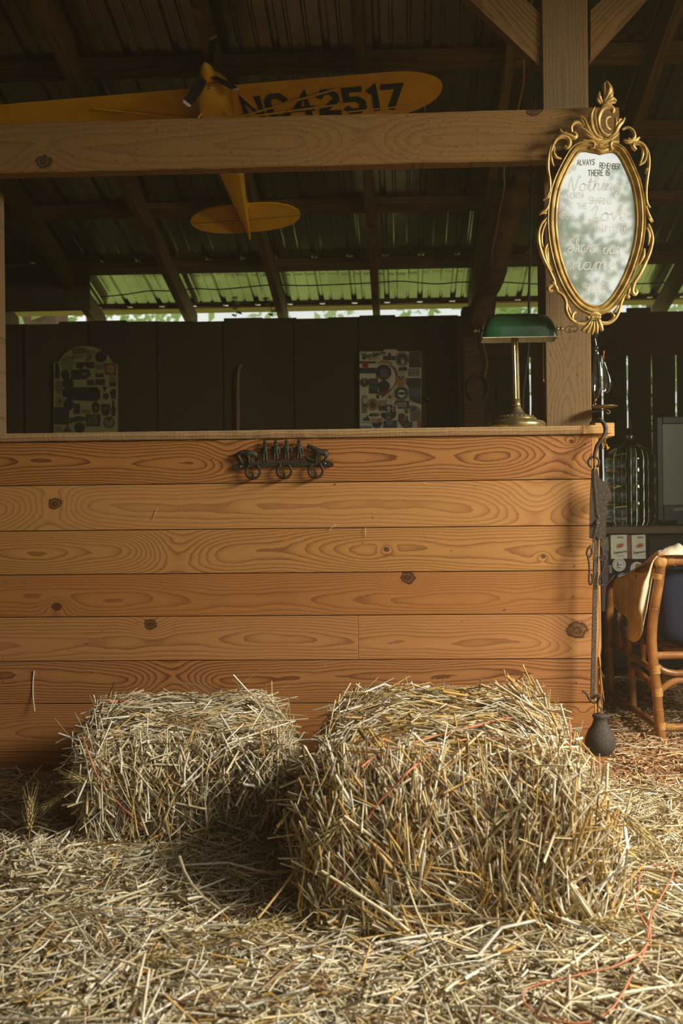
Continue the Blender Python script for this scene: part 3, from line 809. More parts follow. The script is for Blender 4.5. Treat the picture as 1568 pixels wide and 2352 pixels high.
S([([(590, 640), (600, 660), (625, 655), (628, 625), (605, 605), (570, 600), (530, 590)], (11, 13, 10)), ([(800, 655), (785, 665), (772, 640), (785, 610), (815, 605), (850, 600)], (11, 13, 10)),
   ([(640, 610), (650, 640), (665, 655)], (5, 9, 5)), ([(670, 615), (690, 645), (715, 645)], (5, 9, 5)), ([(735, 615), (745, 640), (730, 655)], (5, 9, 5)), ([(625, 660), (690, 690), (770, 660)], (8, 12, 8)), ([(600, 590), (700, 605), (800, 590)], (9, 13, 9))], 'top_cartouche')
m = MB(); m.sphere(mp(930, 1975, MY - .006), 22 * U, 8); m.build('bead', M_GILT, mir, smooth=True)
# hand lettering on the glass
N = NT('white_marker')
tr_ = N.n('ShaderNodeBsdfTransparent'); df_ = N.n('ShaderNodeBsdfDiffuse'); df_.inputs[0].default_value = (.97, .97, .95, 1)
mx_ = N.n('ShaderNodeMixShader'); N.put(mx_.inputs[0], N.ramp(N.noise(N.n('ShaderNodeTexCoord').outputs['Object'], 60, 3), [(.3, bw(.4)), (.7, bw(.7))]))
N.t.links.new(tr_.outputs[0], mx_.inputs[1]); N.t.links.new(df_.outputs[0], mx_.inputs[2]); N.t.links.new(mx_.outputs[0], N.t.nodes['Material Output'].inputs['Surface'])
M_LET_W = N.mat
M_LET_G = plain('grey_marker', srgb(120, 116, 96), .5, 0, .1)
ex = Vector((1, 0, 0)); ez = Vector((0, -1, 0))
def wr(txt, cx, cy, hpx, wpx, mat, script=False, tilt=0.0, W=200, gap=.2):
    """one line of lettering, fitted to a width of W"""
    o = mp(cx, cy, MY - .0006)
    t = R(tilt)
    e1 = Vector((math.cos(t), 0, math.sin(t))); e2 = Vector((-math.sin(t) + (.12 if script else 0), 0, math.cos(t)))
    a = letters(txt, o, e1, e2, ez, hpx * U, wpx * U, gap, .0005, script, 1.0).width; b_ = letters(txt, o, e1, e2, ez, hpx * U, wpx * U, gap, .0005, script, .5).width
    kern = 1 - (a - W * U) / (2 * (a - b_))
    letters(txt, o, e1, e2, ez, hpx * U, wpx * U, gap, .0005, script, kern).build('lettering', mat, gls, recalc=False)
wr('ALWAYS', 482, 806, 46, 6, M_LET_G, W=160); wr('REMEMBER', 680, 832, 46, 5, M_LET_G, tilt=-5, W=180, gap=.12)
wr('THERE IS', 580, 902, 50, 6, M_LET_G, W=195)
wr('Nothing', 395, 1035, 120, 10, M_LET_W, True, W=470)
wr('WORTH', 395, 1100, 46, 7, M_LET_W, W=150); wr('SHARING', 590, 1145, 52, 8, M_LET_W, W=200, gap=.14, tilt=-3)
wr('LIKE', 350, 1176, 40, 6, M_LET_W, W=100); wr('THE', 485, 1192, 46, 7, M_LET_W, W=90)
wr('Love', 590, 1300, 130, 13, M_LET_W, True, W=330)
wr('THAT LET US', 630, 1392, 52, 8, M_LET_W, W=300, gap=.16, tilt=-6)
wr('Share', 395, 1580, 120, 10, M_LET_W, True, W=255); wr('our', 710, 1592, 110, 10, M_LET_W, True, W=165)
wr('name', 430, 1735, 130, 10, M_LET_W, True, W=390)
# little drawn flowers at both sides of the words
def flower(cx, cy, r):
    m = MB()
    for q in range(6):
        a = q * math.pi / 3 + cx
        c = mp(cx + r * .6 * math.cos(a), cy + r * .6 * math.sin(a), MY - .0006)
        P = [c + Vector((math.cos(t), 0, math.sin(t))) * r * .38 * U for t in [i * math.pi / 4 for i in range(9)]]
        ribbon(m, P, 4 * U, ez, .0005)
    m.build('drawn_flower', M_LET_W, gls, recalc=False)
for f in ((340, 1190, 34), (420, 1270, 42), (350, 1260, 30), (690, 1880, 46), (640, 1920, 40), (730, 1840, 34), (700, 1960, 36), (590, 1890, 36), (550, 1870, 28), (400, 850, 34), (450, 830, 28)): flower(*f)
M_WIRE = plain('dark_wire', srgb(70, 62, 48), .5, .8)
m = MB()
m.tube(smooth_pts([mp(x, y, MY - .02) for x, y in [(480, 2195), (540, 2185), (600, 2165), (690, 2165), (640, 2180), (560, 2178)]], 5), .0011, 5)
m.build('hanging_wire', M_WIRE, mir, smooth=True)
m = MB()
m.tube(smooth_pts([mp(x, y, MY + .02) for x, y in [(480, 2195), (440, 2230), (390, 2240), (375, 2270), (400, 2290), (450, 2285), (485, 2260), (470, 2235), (420, 2250), (410, 2285), (440, 2270), (475, 2290)]], 5), .0009, 5)
m.build('hanging_wire', M_WIRE, mir, smooth=True)

# ================================================================== BANKER'S LAMP
M_BRASS = gold('brass', srgb(150, 132, 84), srgb(212, 192, 136), .2, .85)
M_BRASSD = gold('dusty_brass', srgb(104, 88, 60), srgb(150, 130, 88), .45, .7)
LY = .082
def lp(px, py, Y=LY): return at(px, py, Y)
s_ = mpp(LY)
bz = 1.0998
lb = lp(1186, 980)
lamp = thing('banker_lamp', 'brass desk lamp with green glass shade standing on the counter', 'lamp', (lb.x, LY, bz))
c = Vector((lb.x, LY, 0))
k2 = 66 * s_
m = MB()
m.lathe([(k2 * .97, bz), (k2, bz + .006), (k2 * .99, bz + .014), (k2 * .93, bz + .021), (k2 * .74, bz + .026), (k2 * .70, bz + .027), (k2 * .68, bz + .032), (k2 * .62, bz + .034)], c, 40); m.build('base_plate', M_BRASS, lamp, smooth=True, auto=40)
m = MB(); m.lathe([(k2 * .64, bz + .032), (k2 * .60, bz + .037), (k2 * .48, bz + .041), (k2 * .30, bz + .046), (k2 * .25, bz + .052), (k2 * .16, bz + .068), (k2 * .14, bz + .074)], c, 32)
for q in range(22):
    a = q * 2 * math.pi / 22
    m.sphere(c + Vector((math.cos(a) * k2 * .56, math.sin(a) * k2 * .56, bz + .037)), .0045, 5, (1, 1, .8))
m.build('base_dome', M_BRASSD, lamp, smooth=True, auto=50)
zs0 = bz + .07; zs1 = lp(1181, 778).z
m = MB()
pr_ = []
for i in range(24):
    a = 2 * math.pi * i / 24; rr = .0118 * (1.0 if i % 2 else .86)
    pr_.append((math.cos(a) * rr, math.sin(a) * rr))
tp_ = lp(1181, 778).x - lb.x
m.prism([c + Vector((x, y, zs0)) for x, y in pr_], (tp_, 0, zs1 - zs0 + .03)); m.build('stem', M_BRASS, lamp)
m = MB(); m.lathe([(.015, zs0), (.0155, zs0 + .006), (.013, zs0 + .010), (.013, zs0 + .024)], c, 20); m.build('collar', M_BRASS, lamp, smooth=True)
x0, x1 = lp(1104, 780).x, lp(1276, 778).x; zb_ = lp(1190, 781).z; zt_ = lp(1190, 722).z
def shade_shell(inset, name, mat):
    m = MB(); rows = []
    nt_ = 28; na = 20
    for i in range(nt_ + 1):
        t = math.sin((i / nt_ * 2 - 1) * math.pi / 2)
        s = max((1 - abs(t) ** 7), 0) ** .30
        s = max(s, .02)
        half = (x1 - x0) / 2 - inset
        xx = (x0 + x1) / 2 + t * half
        row = []
        for j in range(na + 1):
            a = (j / na * 2 - 1) * math.pi / 2
            yy = LY + math.sin(a) * (.054 - inset) * (.55 + .45 * s)
            hh = (zt_ - zb_ - inset) * s * abs(math.cos(a)) ** .75
            # the glass leans in a little towards the top
            row.append((xx - (xx - (x0 + x1) / 2) * .09 * (hh / (zt_ - zb_)), yy, zb_ + hh + .003 * t * 0))
        rows.append(row)
    m.grid(rows)
    return m.build(name, mat, lamp, smooth=True, recalc=True)
N = NT('green_glass')
nz_ = N.noise(N.n('ShaderNodeTexCoord').outputs['Object'], 45, 4, .6)
N.b.inputs['Coat Weight'].default_value = .4
M_GREEN = N.out(N.mix(N.ramp(nz_, [(.35, bw(0)), (.75, bw(.35))]), srgb(16, 74, 43), srgb(58, 70, 42)), .28, 0, .5)
shade_shell(0, 'shade', M_GREEN)
shade_shell(.003, 'shade_lining', plain('white_glass', (.8, .8, .74, 1), .4))
m = MB()
m.tube([(lp(1104, 780).x, LY - .054, zb_), (lp(1276, 778).x, LY - .054, zb_)], .0016, 6)
m.build('shade_rim', plain('cream_rim', srgb(225, 215, 180), .4), lamp)
for sx, xk in ((-1, lp(1104, 758).x + .006), (1, lp(1276, 757).x - .006)):
    zk = lp(1104, 759).z
    m = MB(); m.lathe([(.0035, 0), (.0035, .007 * sx), (.0065, .008 * sx), (.0072, .012 * sx), (.005, .015 * sx), (.0035, .016 * sx), (.006, .019 * sx), (.0072, .024 * sx), (.005, .029 * sx), (.001, .031 * sx)], (xk, LY, zk), 14, 'X')
    m.build('knob', M_BRASS, lamp, smooth=True)
m = MB()
cx_ = lp(1243, 780).x; z = zb_ + .01; ze = lp(1243, 872).z
m.tube([(cx_, LY - .03, z), (cx_, LY - .03, ze)], .0005, 4)
while z > ze:
    m.sphere((cx_, LY - .03, z), .0013, 3); z -= .0042
m.lathe([(.0008, 0), (.0024, -.004), (.003, -.009), (.001, -.011)], (cx_, LY - .03, ze), 8)
m.build('pull_chain', M_BRASSD, lamp, smooth=True)
m = MB(); m.lathe([(.010, zs1 + .02), (.022, zs1 + .026), (.022, zs1 + .036), (.01, zs1 + .04)], c + Vector((tp_, 0, 0)), 16); m.tube([(x0 + .01, LY, zb_ + .052), (x1 - .01, LY, zb_ + .052)], .004, 8); m.build('yoke', M_BRASS, lamp)

# ================================================================== HANGING SCALE AND WEIGHT
M_IRON = plain('rusty_iron', srgb(88, 76, 64), .62, .55, .45, 120, .35, .4, srgb(60, 48, 40))
M_IRON2 = plain('worn_iron', srgb(118, 106, 94), .55, .6, .4, 150, .3, .4, srgb(78, 64, 54))
HY = -.055
def hp(px, py, Y=HY): return at(px, py, Y)
h0 = hp(1370, 1240)
hs = thing('hanging_scale', 'old iron beam scale with hooks hung over the counter end', 'scale', (h0.x, HY, hp(1365, 1612).z))
P = smooth_pts([hp(1357, 986, .04), hp(1356, 976, .02), hp(1363, 967, -.02), hp(1377, 964, -.04), hp(1388, 976, -.045), hp(1390, 992, -.045), hp(1384, 1006), hp(1373, 1020), hp(1367, 1036), hp(1364, 1052)], 5)
m = MB(); m.tube(P, rlist(.0045, .0068, .0055, len(P)), 8); m.build('top_hook', M_IRON, hs, smooth=True)
m = MB(); c = hp(1363, 1062); m.ring(c, .0165, .0034, (1, 0, 0), (0, 0, 1), 16, 6, R(-60), R(245)); m.tube([hp(1364, 1050), hp(1364, 1078)], .003, 6); m.build('swivel', M_IRON, hs, smooth=True)
pl = [(1359, 1076), (1372, 1078), (1374, 1094), (1378, 1099), (1387, 1106), (1396, 1116), (1403, 1128), (1405, 1140), (1402, 1149), (1394, 1155), (1393, 1170), (1391, 1234), (1384, 1236), (1372, 1240), (1354, 1236), (1355, 1150), (1358, 1100)]
m = MB(); m.prism([hp(x, y) for x, y in pl], (0, .007, 0)); m.build('plate', M_IRON, hs)
m = MB()
m.tube(smooth_pts([hp(x, y, HY - .004) for x, y in [(1364, 1075), (1366, 1110), (1370, 1150), (1372, 1180), (1376, 1188), (1374, 1194), (1370, 1192)]], 4), .0016, 6)
m.ring(hp(1371, 1200, HY - .004), .0055, .0014, (1, 0, 0), (0, 0, 1), 12, 5)
m.tube(smooth_pts([hp(x, y, HY - .004) for x, y in [(1371, 1206), (1367, 1222), (1363, 1240), (1359, 1258)]], 4), .0016, 6)
m.build('pointer_wire', M_IRON2, hs, smooth=True)
m = MB()
m.tube(smooth_pts([hp(x, y, HY - .008) for x, y in [(1357, 1252), (1349, 1262), (1347, 1272), (1352, 1280), (1358, 1272), (1357, 1258)]], 4), .0027, 6)
m.tube(smooth_pts([hp(x, y, HY - .008) for x, y in [(1349, 1278), (1352, 1292), (1353, 1312), (1352, 1332), (1355, 1343), (1360, 1334), (1358, 1318)]], 4), .0027, 6); m.build('hook', M_IRON, hs, smooth=True)
m = MB()
m.tube(smooth_pts([hp(x, y, HY - .004) for x, y in [(1373, 1232), (1379, 1244), (1384, 1262), (1387, 1273), (1383, 1264), (1377, 1246)]], 4), .0018, 6)
m.ring(hp(1385, 1281, HY - .006), .010, .0024, (1, 0, 0), (0, 0, 1), 14, 6)
m.tube(smooth_pts([hp(x, y, HY - .008) for x, y in [(1387, 1287), (1387, 1300), (1380, 1318), (1376, 1334), (1379, 1344), (1389, 1344), (1399, 1335), (1407, 1325), (1409, 1320)]], 4), .0026, 6); m.build('hook', M_IRON, hs, smooth=True)
m = MB(); m.lathe([(.006, -.014), (.006, .012)], hp(1371, 1200), 8, 'Y'); m.build('rivet', M_IRON2, hs)
a, b = hp(1370, 1236), hp(1361, 1606)
m = MB(); d = (b - a).normalized(); sd = Vector((1, 0, 0)); w_ = .0062
m.prism([a - sd * w_, a + sd * w_, b + sd * w_ * .95, b - sd * w_ * .95], (0, .011, 0))
nt_ = 46
for q in range(nt_):     # notches along the beam edge
    p = a.lerp(b, .08 + .9 * q / nt_) + sd * w_
    m.box((p.x - .0006, p.y - .0006, p.z - .0011), (p.x + .0011, p.y + .0105, p.z + .0011))
m.build('beam_arm', M_IRON2, hs)
m = MB(); m.tube(smooth_pts([hp(x, y, HY - .004) for x, y in [(1336, 1588), (1342, 1589), (1348, 1596), (1353, 1606), (1361, 1613), (1369, 1613), (1373, 1607), (1370, 1600), (1365, 1601)]], 4), .0034, 6); m.build('end_hook', M_IRON, hs, smooth=True)
M_CAST = plain('cast_iron', srgb(84, 76, 68), .75, .3, .35, 200, .8, .4, srgb(62, 52, 45))
wc = hp(1378, 1700, HY - .012)
wt = thing('scale_weight', 'dark cast iron gourd-shaped weight hanging from the beam scale', 'weight', (wc.x, HY - .012, hp(1378, 1733, HY - .012).z))
m = MB(); U2 = mpp(HY - .012)
prw = [(0, 1733), (20, 1733), (27, 1729), (33, 1716), (34.5, 1704), (32, 1690), (26, 1676), (19, 1666), (15.5, 1656), (14.5, 1649), (17, 1647), (17.5, 1643), (15, 1640), (0, 1640)]
m.lathe([(max(r, .01) * U2, hp(1378, y, HY - .012).z) for r, y in prw], (wc.x, HY - .012, 0), 32, caps=False); m.build('body', M_CAST, wt, smooth=True, auto=60)
m = MB(); m.ring(hp(1376, 1631, HY - .012), .0088, .0022, (.8, .6, 0), (0, 0, 1), 14, 6)
m.tube(smooth_pts([hp(x, y, HY - .008) for x, y in [(1374, 1626), (1372, 1618), (1374, 1608), (1378, 1601), (1373, 1595), (1366, 1597)]], 4), .0026, 6)
m.build('ring', M_IRON, wt, smooth=True)

# ================================================================== HOOK RACK (cast figures, horses, three horseshoe hooks)
M_RACK = plain('black_cast_iron', srgb(62, 56, 40), .55, .4, .4, 150, .4, .5, srgb(40, 36, 26))
RY = -.012
def rp(cx, cy, Y=RY): return at(500 + cx / 4.9, 980 + cy / 4.9, Y)
UR = mpp(RY) / 4.9
rk = thing('hook_rack', 'black cast iron hook rack with small figures and horses on the counter', 'rack', (rp(740, 430).x, -.002, rp(740, 440).z))
m = MB()
top = [(175, 440), (230, 408), (330, 402), (500, 398), (700, 388), (900, 378), (1100, 375), (1240, 382), (1300, 410)]
bot = [(1300, 440), (1200, 432), (900, 440), (700, 442), (400, 452), (230, 476), (180, 476)]
m.prism([rp(x, y, -.013) for x, y in top + bot], (0, .011, 0))
for q in range(52):
    x = 250 + q * 20; y = 400 - (x - 200) * .022
    m.tube([rp(x, y + 22, -.014), rp(x + 4, y - 8, -.013)], 4.5 * UR, 4)
m.build('rail', M_RACK, rk)
for (hx, hy) in ((397, 505), (748, 500), (1103, 495)):
    m = MB(); m.ring(rp(hx, hy, -.016), 80 * UR, 15 * UR, (1, 0, 0), (0, 0, 1), 22, 6, R(118), R(422)); o = m.build('horseshoe', M_RACK, rk, smooth=True)
    m = MB(); m.tube(smooth_pts([rp(hx + 5, hy + 80, -.012), rp(hx + 5, hy + 66, -.034), rp(hx, hy + 40, -.046), rp(hx - 4, hy - 2, -.048)], 4), 13 * UR, 6); m.build('peg', M_RACK, o, smooth=True)
def person(cx, top, foot, arm_l, arm_r, lean=0):
    h = foot - top
    V = lambda x, y, z=-.014: rp(cx + x + lean * (foot - y) / h, y, z)
    hp_ = foot - h * .5
    vs = [V(0, hp_), V(0, top + h * .36), V(0, top + h * .25), V(0, top + h * .17), V(0, top + h * .10), V(0, top + h * .03),
          V(-26, top + h * .27), V(*arm_l[0]), V(*arm_l[1]), V(26, top + h * .27), V(*arm_r[0]), V(*arm_r[1]),
          V(-13, hp_ + 10), V(-16, foot - h * .25), V(-18, foot), V(13, hp_ + 10), V(16, foot - h * .25), V(18, foot)]
    ed = [(0, 1), (1, 2), (2, 3), (3, 4), (4, 5), (2, 6), (6, 7), (7, 8), (2, 9), (9, 10), (10, 11), (0, 12), (12, 13), (13, 14), (0, 15), (15, 16), (16, 17)]
    rr = [31, 34, 32, 13, 25, 18, 17, 14, 11, 17, 14, 11, 20, 17, 15, 20, 17, 15]
    o = skin('figure', vs, ed, [r * UR for r in rr], M_RACK, rk, 1)
    m = MB(); zc_ = V(0, top + h * .055); m.lathe([(31 * UR, 0), (31 * UR, .0012), (17 * UR, .002), (15 * UR, .007), (8 * UR, .009)], zc_, 12); m.build('hat', M_RACK, o, smooth=True)
person(530, 172, 400, ((-34, 270), (-24, 320)), ((40, 245), (55, 225)))
person(652, 168, 385, ((-36, 240), (-40, 290)), ((38, 265), (40, 320)))
person(772, 166, 380, ((-36, 260), (-44, 320)), ((45, 235), (68, 300)))
person(912, 164, 372, ((-38, 255), (-36, 310)), ((38, 250), (42, 310)))
def horse(pts, rr, ed, name='horse'):
    skin(name, [rp(x, y, z) for x, y, z in pts], ed, [r * UR * 1.22 for r in rr], M_RACK, rk, 1)
b0 = -.014
horse([(215, 285, b0), (290, 280, b0), (355, 285, b0), (400, 300, b0), (430, 318, b0), (455, 325, b0), (222, 330, b0 - .003), (262, 380, b0 - .003), (272, 425, b0 - .003), (335, 330, b0 - .003), (355, 375, b0 - .003), (345, 425, b0 - .003), (370, 340, b0 + .003), (385, 390, b0 + .003), (410, 425, b0 + .003), (200, 300, b0), (205, 345, b0), (425, 350, b0), (490, 335, b0)],
      [34, 30, 36, 28, 22, 15, 22, 12, 12, 22, 13, 12, 16, 11, 11, 10, 5, 8, 8], [(0, 1), (1, 2), (2, 3), (3, 4), (4, 5), (0, 6), (6, 7), (7, 8), (2, 9), (9, 10), (10, 11), (2, 12), (12, 13), (13, 14), (0, 15), (15, 16), (4, 17), (17, 18)])
horse([(1215, 285, b0), (1165, 285, b0), (1115, 275, b0), (1080, 250, b0), (1050, 222, b0), (1020, 225, b0), (1005, 250, b0), (1215, 320, b0 - .003), (1222, 345, b0 - .003), (1195, 380, b0 - .003), (1120, 320, b0 - .003), (1105, 350, b0 - .003), (1108, 390, b0 - .003), (1020, 195, b0), (1236, 270, b0), (1240, 340, b0), (985, 330, b0), (1030, 370, b0)],
      [32, 28, 32, 24, 20, 18, 13, 22, 14, 11, 18, 13, 12, 6, 9, 6, 16, 14], [(0, 1), (1, 2), (2, 3), (3, 4), (4, 5), (5, 6), (0, 7), (7, 8), (8, 9), (2, 10), (10, 11), (11, 12), (5, 13), (0, 14), (14, 15), (16, 17), (17, 12)])
M_SCREW = plain('bright_screw', srgb(170, 165, 140), .4, .8)
for (x, y) in ((258, 448), (1206, 415)):
    m = MB(); m.lathe([(10 * UR, 0), (9 * UR, -.002), (4 * UR, -.003)], rp(x, y, -.0135), 10, 'Y'); m.build('screw', M_SCREW, rk)
# ================================================================== MODEL AEROPLANE
random.seed(7)
M_YEL = plain('yellow_film', srgb(246, 184, 14), .42, 0, .12, 6, 0, .5, srgb(230, 164, 8))
M_YEL2 = plain('yellow_cowl', srgb(236, 178, 24), .4, 0, .2, 9, 0, .5)
M_BLK = plain('black_lettering', srgb(28, 26, 22), .6, 0, .1)
M_PROP = plain('black_propeller', srgb(24, 22, 20), .4, 0, .2)
M_TIP = plain('white_tip', srgb(225, 215, 180), .5, 0, .1)
pln = thing('model_aeroplane', 'yellow model aeroplane with lettered wing hung under the barn roof', 'aeroplane', (0, 0, 0))
def wing(x0, x1, chord, th, tip, name, y0=0.0, rc=.5):
    """straight wing panel, rounded tip at x1"""
    sg = 1 if x1 > x0 else -1
    L = abs(x1 - x0); rows = []
    nsp = 26; nch = 14
    for i in range(nsp + 1):
        f = i / nsp
        s = f * L if f < .7 else L * (.7 + .3 * math.sin((f - .7) / .3 * math.pi / 2))
        e = min(1.0, max(0.0, (s - (L - tip)) / tip))
        le = y0 + chord * (.40 * (1 - math.sqrt(max(0, 1 - e ** 2.3))))
        te = y0 + chord * (1 - .58 * (1 - math.sqrt(max(0, 1 - e ** 1.9))))
        if f == 1: le = te = y0 + chord * .41
        row = []
        tt = th * (1 - .8 * e ** 3)
        for j in range(2 * nch):
            if j <= nch: a = j / nch; up_ = 1
            else: a = (2 * nch - j) / nch; up_ = -1
            a2 = (1 - math.cos(a * math.pi)) / 2
            prof_ = 2.6 * (math.sqrt(max(a2, 0)) * .62 - a2 * .62 + .25 * a2 * (1 - a2)) if 0 < a2 < 1 else 0
            z = tt * (prof_ * .62 if up_ > 0 else -prof_ * .16)
            row.append((x0 + sg * s, le + (te - le) * a2, z))
        row.append(row[0])
        rows.append(row)
    m = MB(); m.grid(rows)
    return m.build(name, M_YEL, pln, smooth=True, auto=50)
CH = .262
rw = wing(.055, .975, CH, .034, .24, 'wing')
lw_ = wing(-.055, -1.16, CH, .034, .24, 'wing')
# registration letters on the underside of the wing
zu = -.0065
o = Vector((.118, .205, zu - .0006))
mb = letters('NC42517', o, (1, .0, 0), (-.10, -1, 0), (0, 0, -1), .128, .030, .30, .0008, kern=.78)
mb.build('lettering', M_BLK, rw, recalc=False)
for sx in (-1, 1):
    m = MB(); m.tube([(sx * .085, .165, -.022), (sx * .535, .055, -.012)], .005, 6, flat=.6); m.build('strut', M_YEL2, pln)
    m = MB(); m.tube([(sx * .085, .172, -.022), (sx * .545, .150, -.012)], .005, 6, flat=.6); m.build('strut', M_YEL2, pln)
    m = MB(); m.tube([(sx * .53, .205, -.0085), (sx * .90, .195, -.0085)], .0028, 5); m.tube([(sx * .90, .195, -.0085), (sx * .90, .245, -.006)], .0014, 4); m.build('aileron_edge', M_YEL2, rw if sx > 0 else lw_)
# fuselage: square section, tapering to the stern post
YN = lambda y: y * .52 if y < 0 else y
secs = [(-.235, .036, .044, -.075), (-.20, .058, .062, -.076), (-.13, .068, .074, -.078), (-.03, .072, .080, -.080), (.12, .072, .080, -.082), (.30, .068, .074, -.078), (.55, .047, .054, -.058), (.80, .024, .034, -.038), (1.00, .006, .016, -.020)]
rows = []
for y, hw, hh, zc_ in secs:
    y = YN(y)
    row = []
    for j in range(20):
        a = 2 * math.pi * j / 20
        ca, sa = math.cos(a), math.sin(a)
        p_ = 2.4 if y < -.1 else 5.0
        rr_ = (abs(ca) ** p_ + abs(sa) ** p_) ** (-1 / p_)
        row.append((hw * ca * rr_, y, zc_ + hh * sa * rr_))
    row.append(row[0]); rows.append(row)
m = MB(); m.grid(rows); m.add(rows[0][:-1], [tuple(range(20))]); m.add(rows[-1][:-1], [tuple(range(20))])
fu_ = m.build('fuselage', M_YEL, pln, smooth=True, auto=40)
m = MB(); m.sphere((0, -.116, -.112), .014, 6, (1.2, .5, .9)); m.build('air_intake', M_PROP, fu_)
m = MB(); m.lathe([(.001, -.205), (.010, -.200), (.021, -.184), (.029, -.162), (.033, -.138), (.033, -.126)], (0, 0, -.072), 24, 'Y'); m.build('spinner', M_YEL, pln, smooth=True)
for ang, ln in ((82, .195), (240, .175), (322, .155)):
    a = R(ang); d = Vector((math.cos(a), 0, math.sin(a))); sd = Vector((-math.sin(a), .55, math.cos(a))).normalized()
    c_ = Vector((0, -.148, -.072)); rows = []; n = 12
    for i in range(n + 1):
        f = i / n; r_ = .02 + (ln - .02) * f
        w_ = .011 + .010 * math.sin(min(f * 1.5, 1) * math.pi * .75)
        if f > .93: w_ *= .8
        p = c_ + d * r_; t_ = Vector((0, .002, 0))
        rows.append([p - sd * w_ - t_, p + sd * w_ - t_, p + sd * w_ + t_, p - sd * w_ + t_, p - sd * w_ - t_])
    m = MB(); m.grid(rows[:-1]); m.add(rows[0][:4], [(0, 1, 2, 3)]); pb = m.build('propeller_blade', M_PROP, pln)
    m = MB(); m.grid(rows[-2:]); m.add(rows[-1][:4], [(0, 1, 2, 3)]); m.build('blade_tip', M_TIP, pb)
# tailplane, fin
for sx in (-1, 1):
    P = []
    for i in range(25):
        t = i / 24 * math.pi
        x = .008 + .272 * math.sin(t) ** .75
        yv = .885 - .115 * math.cos(t)
        P.append((sx * x, yv, -.018))
    m = MB(); m.prism(P, (0, 0, .007)); o2 = m.build('tailplane', M_YEL, pln)
    m = MB(); m.tube([(sx * .012, .895, -.0185), (sx * .277, .890, -.0185)], .0013, 4); m.build('hinge_line', M_BLK, o2)
P = [(0, .78, 0), (0, .86, .10), (0, .94, .155), (0, 1.02, .15), (0, 1.06, .08), (0, 1.055, .0), (0, 1.045, -.03), (0, .99, -.02)]
m = MB(); m.prism([(x - .003, y, z) for x, y, z in P], (.006, 0, 0)); m.build('fin', M_YEL, pln)
m = MB(); m.tube([(.03, .80, -.02), (.02, .95, -.05)], .0008, 4); m.tube([(0, .15, .01), (0.02, .2, .42)], .0007, 4); m.tube([(0, .75, .0), (0.0, .8, .22)], .0007, 4)
m.build('hanging_line', M_WIRE, pln)
for sx in (-1, 1):     # main gear tucked behind the beam
    m = MB(); m.tube([(sx * .05, -.02, -.155), (sx * .11, .0, -.235)], .004, 6); m.build('gear_leg', M_YEL2, pln)
    m = MB(); m.lathe([(.02, -.012), (.034, -.010), (.038, 0), (.034, .010), (.02, .012)], (sx * .118, 0, -.238), 18, 'X'); m.build('wheel', M_PROP, pln, smooth=True)
org = at(491, 199, 1.1)
pln.location = org
rol, pit = R(3.2), R(20)
Mx = Matrix.Rotation(-rol, 3, 'Y') @ Matrix.Rotation(-pit, 3, 'X')
pln.rotation_euler = Mx.to_euler()

# ================================================================== STICKER BOARDS ON THE BACK WALL
mcache = {}
def flat(rgb):
    if rgb not in mcache: mcache[rgb] = plain('print_%d_%d_%d' % rgb, srgb(*rgb), .6, 0, .12, 30)
    return mcache[rgb]
class Board:
    def marks(s, x0, x1, y, h, n, rgb, lay, par, tilt=0.0):
        """a line of lettering too small to read: a row of short strokes"""
        m = MB(); rg = random.Random(int(x0 * 7 + y))
        for i in range(n):
            x = lerp(x0, x1, (i + .5) / n); yy = y - (x - x0) * tilt; w = (x1 - x0) / n * .62
            k = rg.choice((.55, .8, 1.0)); e = rg.choice((0, .25))
            m.prism([s.p(x - w / 2, yy, lay), s.p(x - w / 2, yy - h, lay), s.p(x + w / 2 * k, yy - h * (1 - e), lay), s.p(x + w / 2 * k, yy - h * .55, lay), s.p(x, yy - h * .5, lay), s.p(x + w / 2 * k, yy, lay)], (0, .0003, 0))
        return m.build('print', flat(rgb), par)
    def __init__(s, root, X0, Y0, sc, Y): s.r = root; s.X0 = X0; s.Y0 = Y0; s.sc = sc; s.Y = Y; s.n = 0; s.U = mpp(Y) / sc
    def p(s, x, y, lay=0): return at(s.X0 + x / s.sc, s.Y0 + y / s.sc, s.Y) + Vector((0, -.0006 * lay, 0))
    def poly(s, pts, rgb, lay=1, par=None):
        m = MB(); m.prism([s.p(x, y, lay) for x, y in pts], (0, .0005, 0))
        return m.build('sticker' if par is None else 'print', flat(rgb), par or s.r)
    def rect(s, x0, y0, x1, y1, rgb, lay=1, par=None): return s.poly([(x0, y0), (x1, y0), (x1, y1), (x0, y1)], rgb, lay, par)
    def disc(s, cx, cy, r, rgb, lay=1, par=None, ry=None):
        return s.poly([(cx + r * math.cos(a), cy + (ry or r) * math.sin(a)) for a in [i * math.pi / 14 for i in range(28)]], rgb, lay, par)
    def ringp(s, cx, cy, r, w, rgb, lay, par):
        m = MB(); P = [s.p(cx + r * math.cos(a), cy + r * math.sin(a), lay) for a in [i * math.pi / 14 for i in range(29)]]
        ribbon(m, P, w * s.U, (0, -1, 0), .0003); return m.build('print', flat(rgb), par, recalc=False)
    def text(s, t, x, y, h, w, rgb, lay, par, kern=.8, script=False, tilt=0, gap=.2):
        a = R(tilt)
        return letters(t, s.p(x, y, lay), (math.cos(a), 0, math.sin(a)), (-math.sin(a), 0, math.cos(a)), (0, -1, 0), h * s.U, w * s.U, gap, .0003, script, kern).build('lettering', flat(rgb), par, recalc=False)
BYY = 3.575
cream = (214, 204, 160); blk = (40, 36, 30)
bc = at(897, 900, BYY)
b1 = thing('sticker_board', 'rectangular cream board covered in stickers on the back wall', 'board', (bc.x, BYY, .9))
B = Board(b1, 800, 780, 7.84, BYY)
m = MB(); P = [B.p(200, 215), B.p(1312, 212), B.p(1312, 2300), B.p(205, 2300)]
